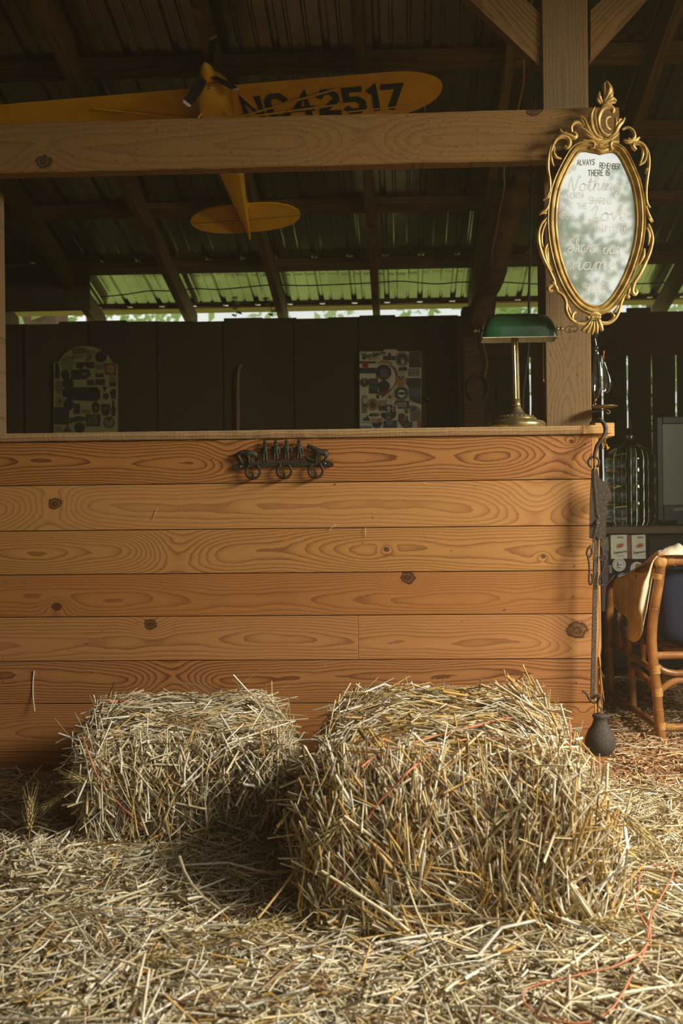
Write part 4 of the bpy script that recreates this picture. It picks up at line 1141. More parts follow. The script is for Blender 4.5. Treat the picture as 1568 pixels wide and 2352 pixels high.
m.prism([p + Vector((0, .0006, 0)) for p in P], (0, .018, 0)); m.build('panel', flat(cream), b1)
m = MB(); m.prism([B.p(x, y) for x, y in [(620, 212), (650, 182), (700, 175), (820, 175), (870, 185), (900, 212)]], (0, .018, 0)); m.build('handle', flat((200, 196, 160)), b1)
s = B.rect(235, 250, 560, 370, (206, 198, 150)); B.text('Wooden', 250, 355, 110, 17, blk, 2, s, .8, True, 12); B.marks(350, 545, 372, 34, 8, blk, 2, s, .12)
s = B.rect(200, 390, 495, 610, (44, 46, 52)); B.rect(200, 432, 495, 505, (222, 214, 170), 2, s); B.disc(300, 462, 62, (170, 64, 34), 3, s); B.disc(318, 470, 26, (70, 52, 40), 4, s)
s = B.poly([(500, 520), (620, 470), (780, 460), (860, 520), (885, 640), (860, 800), (760, 930), (660, 1000), (560, 970), (500, 700)], (128, 52, 30), 1)
B.disc(690, 690, 160, (216, 206, 164), 2, s, 220)
s = B.poly([(500, 380), (560, 400), (620, 350), (740, 390), (800, 430), (770, 475), (690, 430), (600, 420), (530, 455)], (196, 136, 30), 3); B.marks(560, 740, 420, 30, 9, (110, 50, 24), 4, s, -.1)
s = B.disc(632, 590, 142, (36, 34, 32), 4); B.poly([(570, 520), (620, 540), (700, 520), (705, 600), (640, 660), (575, 620)], (86, 92, 76), 5, s); B.marks(545, 740, 690, 44, 7, (170, 120, 84), 5, s)
s = B.disc(640, 838, 106, (34, 32, 30), 5)
s = B.disc(965, 350, 130, (34, 33, 28), 3); B.ringp(965, 350, 112, 10, (196, 188, 146), 4, s); B.ringp(965, 350, 88, 5, (120, 114, 84), 4, s); B.poly([(915, 330), (1010, 330), (1000, 345), (925, 345)], (150, 142, 106), 4, s); B.disc(978, 398, 34, (196, 188, 146), 4, s, 40)
s = B.rect(620, 292, 840, 372, (48, 44, 40), 2); B.disc(738, 268, 34, (110, 50, 40), 3, s)
s = B.disc(620, 245, 60, (84, 82, 56), 2, None, 26)
s = B.rect(1088, 218, 1308, 505, (70, 62, 46), 2); B.poly([(1090, 420), (1140, 330), (1200, 400), (1250, 330), (1306, 420), (1306, 503), (1090, 503)], (48, 44, 36), 3, s)
s = B.rect(1072, 520, 1282, 662, (60, 50, 34), 3); B.rect(1082, 530, 1272, 652, (190, 180, 140), 4, s); B.rect(1090, 538, 1264, 644, (70, 58, 40), 5, s); B.marks(1105, 1255, 590, 44, 6, (190, 180, 140), 6, s); B.marks(1105, 1255, 636, 36, 7, (190, 180, 140), 6, s)
s = B.poly([(880, 560), (930, 545), (1040, 560), (1050, 620), (960, 650), (880, 620)], (176, 170, 130), 2)
s = B.poly([(905, 500), (1050, 490), (1060, 560), (900, 560)], (44, 40, 36), 3)
s = B.rect(872, 655, 1010, 828, (206, 148, 36), 3)
for q in range(4): B.rect(890 + q * 34, 655, 902 + q * 34, 828, (128, 50, 24), 4, s)
B.poly([(872, 655), (1010, 655), (942, 728)], (52, 62, 66), 5, s); B.disc(945, 676, 14, (220, 212, 180), 6, s)
s = B.disc(950, 970, 138, (40, 40, 32), 4); B.ringp(950, 970, 122, 9, (204, 196, 154), 5, s); B.disc(955, 975, 72, (214, 206, 164), 5, s); B.poly([(885, 955), (940, 945), (1020, 950), (1020, 985), (960, 1000), (890, 980)], (40, 38, 32), 6, s)
s = B.poly([(1030, 690), (1306, 690), (1306, 1170), (1095, 1100), (1080, 860), (1030, 800)], (92, 86, 66), 2); B.rect(1090, 900, 1306, 1020, (86, 94, 112), 3, s); B.poly([(1040, 760), (1130, 700), (1306, 700), (1306, 860), (1090, 860)], (52, 54, 40), 3, s); B.poly([(1095, 1020), (1306, 1030), (1306, 1165), (1180, 1120)], (50, 46, 34), 3, s)
s = B.disc(288, 775, 84, (92, 84, 34), 2); B.disc(288, 760, 70, (52, 48, 30), 3, s); B.rect(272, 700, 304, 790, (150, 138, 50), 4, s)
s = B.rect(368, 700, 530, 975, (46, 62, 48), 3); B.disc(450, 765, 62, (104, 86, 62), 4, s, 40); B.rect(385, 835, 510, 880, (60, 84, 66), 4, s)
s = B.poly([(530, 930), (680, 985), (625, 1030), (530, 975)], (128, 44, 28), 2)
s = B.disc(742, 1040, 82, (198, 190, 148), 3); B.ringp(742, 1040, 66, 5, (110, 104, 76), 4, s); B.disc(745, 1035, 32, (92, 92, 66), 4, s)
s = B.rect(500, 990, 555, 1060, (46, 42, 36), 2); B.marks(590, 640, 1050, 60, 1, blk, 3, s)
s = B.disc(438, 1170, 105, (176, 128, 28), 4, None, 112); B.ringp(438, 1170, 92, 5, (60, 52, 30), 5, s); B.disc(438, 1175, 58, (62, 56, 40), 5, s, 62); B.marks(380, 500, 1105, 18, 7, (60, 50, 26), 6, s)
s = B.poly([(250, 1000), (340, 1010), (350, 1150), (330, 1330), (235, 1330), (230, 1080)], (120, 114, 84), 2); B.disc(300, 1100, 44, (186, 178, 140), 3, s, 60); B.rect(256, 1150, 345, 1215, (72, 68, 52), 3, s)
s = B.rect(538, 1090, 690, 1290, (150, 138, 100), 2); B.rect(538, 1195, 690, 1270, (44, 42, 38), 3, s)
s = B.rect(836, 1102, 1090, 1245, (38, 37, 32), 4); B.text('BSB', 905, 1212, 74, 16, (190, 182, 142), 5, s, .7)
s = B.poly([(580, 1320), (865, 1300), (850, 1390), (790, 1440), (720, 1455), (650, 1435), (600, 1390)], (38, 34, 30), 4); B.rect(690, 1385, 755, 1425, (176, 132, 96), 5, s)
s2 = B.rect(672, 1172, 786, 1330, (40, 36, 30), 5); B.poly([(735, 1190), (748, 1205), (740, 1225), (768, 1262), (752, 1258), (735, 1240), (745, 1300), (748, 1318), (728, 1318), (726, 1278), (700, 1318), (680, 1318), (706, 1270), (700, 1225), (678, 1258), (690, 1215), (720, 1205)], (198, 190, 150), 6, s2)
B.marks(668, 785, 1360, 26, 6, (150, 144, 110), 6, s)
s = B.poly([(795, 1150), (880, 1142), (885, 1300), (785, 1302)], (206, 198, 164), 6); B.rect(800, 1200, 848, 1296, (138, 56, 36), 7, s); B.poly([(805, 1150), (868, 1150), (850, 1200)], (66, 72, 86), 7, s)
s = B.poly([(890, 1400), (905, 1340), (960, 1322), (1015, 1345), (1025, 1400), (1000, 1470), (990, 1590), (890, 1470)], (104, 56, 38), 3)
s = B.poly([(1040, 1370), (1068, 1370), (1072, 1430), (1090, 1480), (1090, 1600), (990, 1600), (992, 1490), (1030, 1430)], (44, 46, 34), 5); B.disc(1040, 1545, 34, (110, 112, 66), 6, s, 22)
s = B.disc(1042, 1292, 40, (88, 88, 50), 3)
s = B.poly([(1095, 1190), (1200, 1180), (1306, 1260), (1306, 1478), (1110, 1470)], (126, 118, 86), 3); B.poly([(1130, 1220), (1190, 1210), (1230, 1270), (1140, 1310)], (70, 68, 60), 4, s); B.disc(1210, 1370, 70, (112, 94, 66), 4, s, 60)
s = B.rect(1095, 1480, 1310, 1592, (196, 190, 160), 5); B.rect(1095, 1480, 1152, 1592, (40, 86, 54), 6, s); B.rect(1240, 1480, 1310, 1592, (146, 60, 36), 6, s)
s = B.rect(215, 1345, 420, 1520, (200, 192, 148), 2); B.poly([(240, 1462), (285, 1395), (300, 1415), (340, 1355), (395, 1462)], (48, 52, 44), 3, s); B.marks(225, 412, 1505, 26, 11, (84, 80, 62), 3, s)
s = B.rect(210, 1555, 415, 1640, (110, 126, 120), 2)
s = B.disc(468, 1355, 98, (100, 92, 62), 2, None, 36)
s = B.poly([(420, 1415), (515, 1425), (610, 1415), (605, 1530), (570, 1580), (515, 1600), (455, 1580), (425, 1530)], (96, 62, 40), 4); B.rect(430, 1430, 515, 1495, (206, 198, 170), 5, s); B.rect(465, 1430, 480, 1495, (150, 50, 30), 6, s); B.rect(430, 1455, 515, 1468, (150, 50, 30), 6, s); B.rect(518, 1430, 602, 1495, (178, 116, 40), 5, s); B.poly([(428, 1510), (604, 1510), (570, 1575), (515, 1596), (455, 1575)], (48, 46, 62), 5, s)
s = B.rect(625, 1455, 880, 1590, (58, 62, 58), 2); B.disc(740, 1500, 60, (90, 112, 120), 3, s, 40)
m = MB()
m.lathe([(.012, 0), (.012, -.006), (.006, -.012)], at(978, 915, 3.60), 12, 'Y'); kb = m.build('door_knob', M_PROP, b1)
bpy.data.objects.remove(kb)

b2c = at(197, 900, BYY)
b2 = thing('sticker_board', 'dim round-topped board covered in stickers on the back wall', 'board', (b2c.x, BYY, .9))
B = Board(b2, 100, 770, 7.84, BYY)
pts = [(180, 2300), (180, 495), (255, 480)] + [(750 + 560 * math.cos(a) * .92, 640 - 445 * math.sin(a)) for a in [math.pi - .35 - i * (math.pi - .7) / 16 for i in range(17)]] + [(1280, 490), (1330, 520), (1330, 2300)]
m = MB(); m.prism([B.p(x, y) + Vector((0, .0006, 0)) for x, y in pts], (0, .018, 0)); m.build('panel', flat((150, 140, 86)), b2)
s = B.poly([(510, 250), (720, 225), (720, 330), (520, 345)], (60, 56, 40), 1); B.marks(530, 705, 320, 56, 5, (130, 120, 76), 2, s, .08)
s = B.rect(715, 228, 775, 325, (120, 60, 30), 2)
s = B.poly([(780, 240), (960, 260), (920, 470), (760, 450)], (150, 142, 90), 1); B.text('4VA', 785, 320, 64, 14, blk, 2, s, .75, tilt=-10); B.text('VAN', 775, 385, 55, 13, blk, 2, s, .75, tilt=-8); B.text('LIFE', 760, 450, 55, 13, blk, 2, s, .75, tilt=-8)
s = B.rect(505, 360, 720, 430, (140, 130, 80), 1); B.marks(515, 715, 425, 60, 5, blk, 2, s, .1)
s = B.disc(1035, 385, 105, (38, 34, 30), 3)
s = B.disc(430, 500, 130, (120, 112, 62), 1); B.ringp(430, 500, 110, 5, (92, 86, 50), 2, s)
s = B.poly([(570, 490), (910, 480), (915, 590), (800, 600), (745, 545), (690, 600), (590, 590)], (44, 40, 36), 2)
s = B.rect(1098, 500, 1310, 718, (120, 58, 30), 2); B.disc(1205, 612, 72, (140, 126, 80), 3, s); B.marks(1155, 1255, 628, 28, 5, (110, 60, 34), 4, s)
s = B.rect(930, 500, 1090, 620, (128, 120, 70), 1); B.text('SUU', 945, 595, 70, 15, (70, 66, 46), 2, s, .8)
s = B.poly([(210, 500), (270, 500), (290, 620), (290, 780), (200, 780), (205, 620)], (44, 40, 36), 1)
s = B.disc(390, 710, 78, (46, 42, 34), 2, None, 90); s = B.rect(490, 620, 660, 800, (48, 44, 36), 1); s = B.poly([(650, 600), (830, 620), (860, 720), (760, 800), (660, 780)], (50, 46, 36), 2); B.rect(700, 685, 790, 725, (110, 100, 54), 3, s)
s = B.rect(930, 680, 1080, 760, (62, 58, 36), 1); s = B.rect(930, 790, 1110, 900, (62, 58, 36), 1); s = B.rect(1180, 720, 1310, 850, (116, 108, 62), 1); s = B.rect(1180, 850, 1310, 920, (48, 44, 36), 2)
s = B.disc(440, 870, 105, (44, 40, 34), 3); s = B.disc(270, 930, 70, (104, 96, 52), 1, None, 130); s = B.poly([(780, 810), (900, 800), (920, 900), (780, 900)], (48, 44, 38), 2)
s = B.poly([(330, 980), (480, 940), (960, 930), (1020, 990), (1025, 1130), (960, 1190), (520, 1170), (340, 1100)], (40, 36, 32), 4)
s = B.poly([(1060, 920), (1150, 930), (1110, 1020), (1080, 1000)], (44, 40, 34), 2); s = B.disc(1120, 1100, 60, (70, 66, 42), 1); s = B.poly([(1190, 1020), (1240, 970), (1305, 970), (1300, 1150), (1230, 1150)], (44, 40, 36), 2)
s = B.disc(285, 1190, 85, (122, 114, 62), 1, None, 95); B.disc(290, 1190, 30, (70, 64, 40), 2, s)
s = B.disc(450, 1250, 90, (44, 40, 34), 2, None, 110); s = B.rect(540, 1230, 660, 1420, (52, 48, 38), 1); s = B.disc(940, 1300, 75, (46, 42, 36), 3, None, 105); B.disc(950, 1310, 30, (100, 92, 56), 4, s)
s = B.poly([(1035, 1240), (1200, 1240), (1200, 1380), (1160, 1450), (1080, 1450), (1040, 1380)], (44, 40, 36), 2); B.rect(1070, 1290, 1160, 1340, (100, 90, 58), 3, s)
s = B.poly([(1235, 1180), (1275, 1180), (1280, 1280), (1300, 1320), (1295, 1460), (1212, 1460), (1215, 1320), (1235, 1280)], (48, 46, 36), 2)
s = B.poly([(765, 1420), (1030, 1420), (1020, 1640), (765, 1640)], (46, 42, 36), 3); B.text('LOUD', 800, 1505, 70, 13, (110, 102, 62), 4, s, .7); B.text('ROAD', 800, 1605, 80, 13, (110, 102, 62), 4, s, .55)
s = B.disc(1180, 1570, 105, (42, 39, 33), 3); B.disc(1180, 1570, 80, (112, 104, 64), 4, s); B.disc(1185, 1520, 42, (48, 44, 36), 5, s, 28)
s = B.disc(650, 1650, 110, (120, 112, 66), 2); B.disc(650, 1665, 95, (42, 38, 34), 3, s); s = B.poly([(470, 1500), (620, 1450), (750, 1470), (760, 1540), (560, 1560), (470, 1600)], (50, 46, 38), 2)
s = B.rect(205, 1640, 330, 1740, (112, 104, 66), 1); s = B.poly([(340, 1740), (430, 1600), (520, 1740)], (88, 62, 40), 2); s = B.rect(190, 1290, 460, 1610, (50, 46, 36), 1)
s = B.poly([(680, 1340), (850, 1340), (840, 1400), (690, 1400)], (84, 78, 44), 1); B.marks(690, 840, 1385, 40, 5, (120, 112, 66), 2, s)

# ================================================================== RIGHT REAR: CABINET, CARBOY, SCREEN
M_CAB = plain('black_cabinet', srgb(24, 23, 21), .6, 0, .3, 8, 0, .2)
M_CABTOP = wood('dark_top_wood', srgb(92, 76, 48), srgb(56, 44, 28), 'X', .012, rough=.6)
CY = 1.86
cx0 = at(1386, 1300, CY).x; zt_ = at(1450, 1226, CY).z
cab = thing('cabinet', 'black cabinet with stickers under the glass carboy', 'cabinet', (cx0 + .4, CY + .28, 0))
m = MB(); m.bbox((cx0, CY, .05), (cx0 + .95, CY + .6, zt_ - .002), .008); m.build('body', M_CAB, cab)
for q in range(4):
    m = MB(); xx = cx0 + .06 + (q % 2) * .83; yy = CY + .06 + (q // 2) * .48; m.lathe([(.02, 0), (.025, .05)], (xx, yy, 0), 10); m.build('leg', M_CAB, cab)
ztt = at(1450, 1209, CY - .01).z
m = MB(); m.bbox((cx0 - .01, CY - .015, zt_ - .001), (cx0 + .97, CY + .62, ztt), .004); m.build('top', M_CABTOP, cab)
m = MB(); m.bbox((at(1488, 1230, CY).x, CY - .008, .12), (cx0 + .93, CY + .001, zt_ - .02), .003); dr = m.build('door', plain('grey_panel', srgb(40, 40, 34), .6, 0, .2, 5, 0, .2), cab)
B = Board(cab, 1380, 1200, 8.34, CY - .001)
for (x0, x1) in ((175, 500), (578, 855)):
    s = B.poly([(x0 + 5, 245), (x1 - 8, 232), (x1, 692), (x0 + 15, 700)], (206, 206, 178), 1)
    xc = (x0 + x1) / 2 + 25
    B.text('VODKA', xc - 58, 302, 30, 7, (90, 90, 78), 2, s, .9)
    st = []
    for q in range(24):
        a = q * math.pi / 12; rr_ = (1 if q % 2 else .66)
        st.append((xc + 95 * rr_ * math.cos(a), 445 - 20 * math.cos(a) + 52 * rr_ * math.sin(a)))
    B.poly(st, (176, 112, 70), 2, s); B.disc(xc, 446, 44, (170, 72, 44), 3, s, 28)
    for q in range(8):
        a = q * math.pi / 4 + .3
        B.poly([(xc + 40 * math.cos(a) - 3, 446 + 30 * math.sin(a)), (xc + 40 * math.cos(a) + 3, 446 + 30 * math.sin(a)), (xc + 120 * math.cos(a), 446 - 22 * math.cos(a) + 88 * math.sin(a))], (96, 84, 74), 2, s)
    B.text('Supernova', xc - 120, 600, 48, 8, (60, 56, 48), 2, s, 1.0, True, 7)
    B.rect(xc - 90, 628, xc + 90, 634, (150, 146, 130), 2, s); B.rect(xc - 60, 648, xc + 70, 654, (150, 146, 130), 2, s)
s = B.rect(500, 238, 578, 695, (118, 60, 50), 1); B.rect(515, 390, 560, 545, (134, 80, 66), 2, s)
s = B.disc(345, 808, 128, (212, 208, 188), 2); B.ringp(345, 808, 98, 8, (110, 104, 92), 3, s); B.poly([(310, 820), (400, 790), (400, 805), (315, 838)], (60, 54, 46), 3, s); B.poly([(300, 760), (330, 745), (325, 850), (380, 860), (370, 880), (300, 870)], (110, 104, 92), 3, s)
s = B.disc(685, 880, 125, (212, 208, 188), 1); B.disc(700, 840, 52, (150, 96, 80), 2, s); B.ringp(685, 880, 96, 6, (140, 130, 116), 2, s)
s = B.disc(420, 1090, 125, (96, 142, 160), 1); B.ringp(420, 1090, 100, 8, (60, 70, 72), 2, s)
s = B.poly([(10, 300), (140, 280), (150, 540), (10, 540)], (110, 108, 80), 1); B.disc(70, 380, 52, (140, 110, 76), 2, s)
s = B.rect(12, 545, 138, 1700, (84, 72, 80), 1); B.disc(70, 660, 50, (120, 52, 48), 2, s); B.rect(20, 860, 130, 960, (110, 62, 60), 2, s); B.rect(20, 1250, 130, 1400, (104, 60, 58), 2, s)
s = B.poly([(145, 820), (200, 815), (210, 970), (160, 975)], (122, 120, 108), 1)

KY = 2.12
kc = at(1449, 1205, KY); ku = mpp(KY)
zk = lambda y: at(1449, y, KY).z
zb3 = ztt + .0006
cb = thing('glass_carboy', 'large clear glass carboy standing on the sticker cabinet', 'bottle', (kc.x, KY, zb3))
prof = [(9.4, 986), (10.4, 988), (10.4, 992), (9.2, 995), (9.0, 1008), (11, 1014), (17, 1020), (29, 1027), (42, 1034), (51, 1042), (55.5, 1052), (56, 1072), (54.5, 1076), (56, 1080), (56, 1110), (54.5, 1114), (56, 1118), (56, 1148), (54.5, 1152), (56, 1156), (56, 1186), (54.5, 1190), (56, 1194), (54, 1203), (48, 1207.5)]
z1 = zk(1207.5)
outp = [(r * ku, zk(y) - z1 + zb3) for r, y in prof]
inn = [(max(r * ku - .004, .001), z + (.0 if i < len(outp) - 1 else .006)) for i, (r, z) in enumerate(outp)]
inn[-2] = (inn[-2][0], inn[-2][1] + .002)
full = [(.0005, outp[-1][1])] + outp[::-1] + [((outp[0][0] + inn[0][0]) / 2, outp[0][1] + .001)] + inn + [(.0005, inn[-1][1] + .008)]
m = MB(); m.lathe(full, (kc.x, KY, 0), 40, caps=False); m.build('body', glass('clear_glass', (.95, .99, .94, 1), .02, 1.42), cb, smooth=True)
m = MB()
for q in range(3):
    m.tube([(kc.x - .004 + q * .004, KY, outp[0][1] + .002), (kc.x - .008 + q * .006, KY - .004, outp[0][1] + .03 + .01 * q)], .0022, 5)
m.lathe([(.018, -.03), (.019, .003), (.016, .004)], (kc.x, KY, outp[0][1]), 16); m.build('stopper', M_GIRT, cb)
MY2 = 2.15
x0 = at(1508, 1000, MY2).x; x1 = x0 + .46; z0 = at(1530, 1196, MY2).z; z1 = at(1530, 957, MY2).z
tv = thing('screen', 'black framed television screen standing beside the glass carboy', 'television', ((x0 + x1) / 2, MY2 + .05, ztt + .0006))
sx0 = at(1522, 1000, MY2).x; sz0 = at(1530, 1160, MY2).z; sz1 = at(1530, 973, MY2).z
m = MB(); m.bbox((x0, MY2, z0), (sx0, MY2 + .06, z1), .004); m.bbox((sx0, MY2, sz1), (x1 - .03, MY2 + .06, z1), .003); m.bbox((sx0, MY2, z0), (x1 - .03, MY2 + .06, sz0), .003); m.bbox((x1 - .03, MY2, z0), (x1, MY2 + .06, z1), .003)
M_TV = plain('black_plastic', srgb(40, 38, 32), .4, 0, .2)
m.build('bezel', M_TV, tv)
N = NT('grey_screen'); N.b.inputs['Coat Weight'].default_value = .3
M_SCR = N.out(srgb(104, 108, 84), .35, 0, .5)
m = MB(); m.box((sx0 - .002, MY2 + .012, sz0 - .002), (x1 - .028, MY2 + .05, sz1 + .002)); m.build('glass', M_SCR, tv)
m = MB(); m.box((x0 + .04, MY2 + .06, z0 + .03), (x1 - .04, MY2 + .12, z1 - .04)); m.build('back', M_TV, tv)
for xx in (x0 + .12, x1 - .1):
    m = MB(); m.bbox((xx - .03, MY2 - .02, ztt + .0006), (xx + .03, MY2 + .12, z0 + .004), .003); m.build('foot', M_TV, tv)
P = at(1545, 1168, MY2 - .0006)
m = MB(); m.prism([P, P + Vector((.05, 0, .004)), P + Vector((.05, 0, -.010)), P + Vector((.012, 0, -.012))], (0, .0004, 0)); m.build('badge', flat((150, 148, 130)), tv)

# ================================================================== RATTAN CHAIR, CUSHION, HIDE
M_RAT = plain('varnished_rattan', srgb(164, 110, 56), .32, 0, .4, 14, .1, .5, srgb(112, 70, 32))
M_BIND = plain('cane_binding', srgb(196, 146, 78), .45, 0, .3, 90, .3)
QY = .56; QF = 1.24
def q(px, py, Y=QY): return at(px, py, Y)
f0 = q(1518, 1692)
ch = thing('rattan_armchair', 'rattan armchair with navy cushion seen from behind beyond the counter', 'chair', (f0.x + .3, QY + .34, 0))
def pole(pts, r, name='pole', nodes=(), mat=None):
    P = smooth_pts(pts, 6)
    m = MB(); m.tube(P, r, 12)
    for f in nodes:
        i = min(int(f * (len(P) - 1)), len(P) - 2); t = (P[i + 1] - P[i]).normalized()
        m.tube([P[i] - t * .004, P[i], P[i] + t * .004], [r * 1.0, r * 1.07, r * 1.0], 12)
    return m.build(name, mat or M_RAT, ch, smooth=True, auto=40)
def bind(p, d, r, ln):
    m = MB(); d = Vector(d).normalized(); n = max(3, int(ln / .004))
    for i in range(n):
        c_ = Vector(p) + d * (ln * (i / n - .5))
        m.tube([c_, c_ + d * .0019, c_ + d * .0038], [r, r + .0016, r], 12)
    m.build('binding', M_BIND, ch, smooth=True)
rr_ = .0185
post_pts = [q(1517, 1296), q(1512, 1340), q(1502, 1400), q(1496, 1460), q(1500, 1520), q(1507, 1580), q(1512, 1640), q(1518, 1694)]
post_pts[-1].z = 0.0
pole(post_pts, rr_, 'leg', (.3, .62, .85))
wC = .60
pole([q(1524, 1288), q(1600, 1288), q(1600, 1288) + Vector((wC - .12, 0, 0))], .0165, 'top_rail', (.2, .6))
m = MB(); c_ = q(1516, 1290); m.lathe([(.010, -.022), (.020, -.020), (.0235, -.008), (.0235, .012), (.017, .020), (.010, .022)], c_, 16, 'Y'); m.build('post_cap', M_BIND, ch, smooth=True)
bind(q(1538, 1288), (1, 0, 0), .0172, .02)
bind(q(1512, 1325), (q(1502, 1400) - q(1512, 1340)), .0185, .02); bind(q(1504, 1538), (.05, 0, -1), .019, .03); bind(q(1509, 1590), (.05, 0, -1), .019, .03); bind(q(1517, 1668), (.05, 0, -1), .019, .025)
pole([q(1506, 1507), q(1560, 1505), q(1560, 1505) + Vector((wC - .1, 0, 0))], .0145, 'cross_rail')
pole([q(1508, 1530), q(1522, 1540), q(1545, 1546), q(1580, 1546), q(1580, 1546) + Vector((.2, 0, 0)), q(1580, 1540) + Vector((wC - .12, 0, 0))], .0125, 'stretcher')
pole([q(1511, 1590), q(1522, 1580), q(1545, 1566), q(1580, 1562), q(1580, 1562) + Vector((.2, 0, 0)), q(1580, 1585) + Vector((wC - .12, 0, 0))], .0125, 'stretcher')
pole([q(1518, 1558, QY + .03), q(1560, 1556, QY + .03), q(1560, 1556, QY + .03) + Vector((wC - .1, 0, 0))], .011, 'stretcher')
pole([q(1520, 1671), q(1570, 1671), q(1570, 1671) + Vector((wC - .1, 0, 0))], .014, 'runner', (.15,))
bind(q(1538, 1671), (1, 0, 0), .0145, .03)
# left side, running away from us
pole([q(1514, 1672), q(1450, 1625, QY + .35), q(1398, 1590, QF)], .0135, 'runner')
pole([q(1505, 1534), q(1490, 1532, QY + .06), q(1470, 1518, QY + .22), q(1440, 1500, QY + .42), q(1405, 1478, QF)], .0125, 'stretcher')
pole([q(1510, 1590), q(1495, 1572, QY + .1), q(1470, 1545, QY + .26), q(1452, 1526, QY + .36)], .0125, 'stretcher')
pole([q(1512, 1296, QY + .01), q(1490, 1302, QY + .15), q(1455, 1318, QY + .40), q(1420, 1332, QF - .06), q(1402, 1345, QF)], .016, 'armrest')
fl_ = q(1402, 1620, QF); fl_.z = 0
pole([q(1402, 1345, QF), q(1398, 1440, QF), q(1400, 1540, QF), fl_], rr_, 'leg', (.3, .6))
ml_ = q(1454, 1650, QY + .38); ml_.z = 0.04
pole([q(1440, 1440, QY + .38), q(1447, 1500, QY + .38), q(1452, 1570, QY + .38), ml_], .0145, 'upright')
pole([q(1480, 1480, QY + .16), q(1476, 1530, QY + .16)], .010, 'upright'); pole([q(1424, 1360, QY + .5), q(1420, 1420, QY + .5), q(1426, 1490, QY + .5)], .010, 'upright')
pole([q(1465, 1320, QY + .3), q(1470, 1400, QY + .3), q(1477, 1500, QY + .2)], .010, 'upright')
# right side and seat frame
dx = Vector((wC, 0, 0))
pole([p + dx for p in post_pts], rr_, 'leg', (.3, .62))
pole([p + dx for p in (q(1512, 1296, QY + .01), q(1455, 1318, QY + .40), q(1402, 1345, QF))], .016, 'armrest')
pole([q(1402, 1345, QF) + dx, q(1400, 1540, QF) + dx, fl_ + dx], rr_, 'leg')
pole([q(1405, 1478, QF), q(1405, 1478, QF) + dx], .014, 'cross_rail')
M_NAVY = plain('navy_fabric', srgb(48, 50, 68), .95, 0, .35, 300, .3, .1)
def cushion(lo, hi, name, lab, base):
    """soft pillow between lo and hi, bulging"""
    cx_, cy_, cz_ = [(a + b) / 2 for a, b in zip(lo, hi)]; sx, sy, sz = [(b - a) / 2 for a, b in zip(lo, hi)]
    m = MB(); n = 24
    prof_ = []
    for i in range(n + 1):
        ph = -math.pi / 2 + math.pi * i / n; row = []
        for j in range(2 * n + 1):
            th = 2 * math.pi * j / (2 * n)
            f = lambda v, e: math.copysign(abs(v) ** e, v)
            x = f(math.cos(ph), .35) * f(math.cos(th), .35); z = f(math.cos(ph), .35) * f(math.sin(th), .35); y = f(math.sin(ph), .8)
            wr_ = .006 * math.sin(9 * x + 4 * z) * (1 - abs(y))
            row.append((cx_ + x * sx, cy_ + y * sy + wr_, cz_ + z * sz + .004 * math.sin(13 * x)))
        prof_.append(row)
    m.grid(prof_)
    return m.build(name, M_NAVY, base, smooth=True)
ca = q(1522, 1310); cb_ = q(1522, 1494)
bk = cushion((ca.x + .004, QY + .028, cb_.z), (ca.x + wC - .05, QY + .15, ca.z + .01), 'back_cushion', '', ch)
cushion((ca.x + .01, QY + .155, .36), (ca.x + wC - .06, QF - .02, .47), 'seat_cushion', '', ch)
pole([q(1520, 1490, QY + .2), q(1520, 1490, QY + .2) + Vector((wC - .03, 0, 0))], .012, 'seat_rail')
# hide hanging over the arm
def hide_mat():
    N = NT('tan_hide')
    g = N.n('ShaderNodeTexCoord').outputs['Object']
    nz = N.noise(g, 22, 4, .6); n2 = N.noise(g, 400, 2)
    c = N.mix(N.ramp(nz, [(.35, bw(0)), (.7, bw(1))]), srgb(242, 208, 158), srgb(214, 172, 118))
    N.bump(n2, .3, .001)
    N.b.inputs['Sheen Weight'].default_value = .3
    return N.out(c, .95, 0, .1)
M_HIDE = hide_mat(); M_FLEECE = plain('cream_underside', srgb(236, 222, 190), .95, 0, .15, 120, .4, .1)
hc = q(1450, 1400, QY + .3)
hd = thing('hide_throw', 'tan suede hide with cream underside draped over the rattan chair arm', 'throw', (hc.x, QY + .3, q(1450, 1470, QY + .3).z))
zm = lambda cx, cy: (1300 + cx / 3.922, 1220 + cy / 3.922)
ridge = [(425, 470, .56), (450, 432, .52), (520, 410, .46), (620, 352, .36), (700, 296, .27), (780, 226, .17), (830, 200, .10)]
hem = [(432, 640, .54), (470, 735, .50), (545, 775, .42), (555, 930, .33), (612, 1000, .24), (676, 930, .17), (716, 720, .09)]
mid = [(424, 560, .60), (440, 580, .57), (530, 590, .50), (590, 640, .40), (660, 640, .30), (720, 560, .20), (765, 440, .11)]
def qz(c): px, py = zm(c[0], c[1]); return at(px, py, QY + c[2] - .035)
rows = []
T = 18
Rg = smooth_pts([qz(c) for c in ridge], 6); Hm = smooth_pts([qz(c) for c in hem], 6); Md = smooth_pts([qz((x, y, d - .02)) for x, y, d in mid], 6)
for i in range(len(Rg)):
    row = []
    inner = Rg[i] + Vector((.075, .05, -.05))
    top_ = Rg[i] + Vector((.03, .035, .006))
    ctrl = [inner, top_, Rg[i], Md[i].lerp(Rg[i], .5), Md[i], Hm[i].lerp(Md[i], .4), Hm[i]]
    for j, p in enumerate(smooth_pts(ctrl, 4)):
        f = j / 24
        fold = .011 * math.sin(i * .62 + 1.2 * f) * max(0, f - .3) * 2.0 + .005 * math.sin(i * 1.5 + f * 3) * max(0, f - .3)
        row.append(p + Vector((-.4, -1, 0)) * fold)
    rows.append(row)
m = MB(); m.grid(rows); o = m.build('drape', M_HIDE, hd, smooth=True, recalc=False)
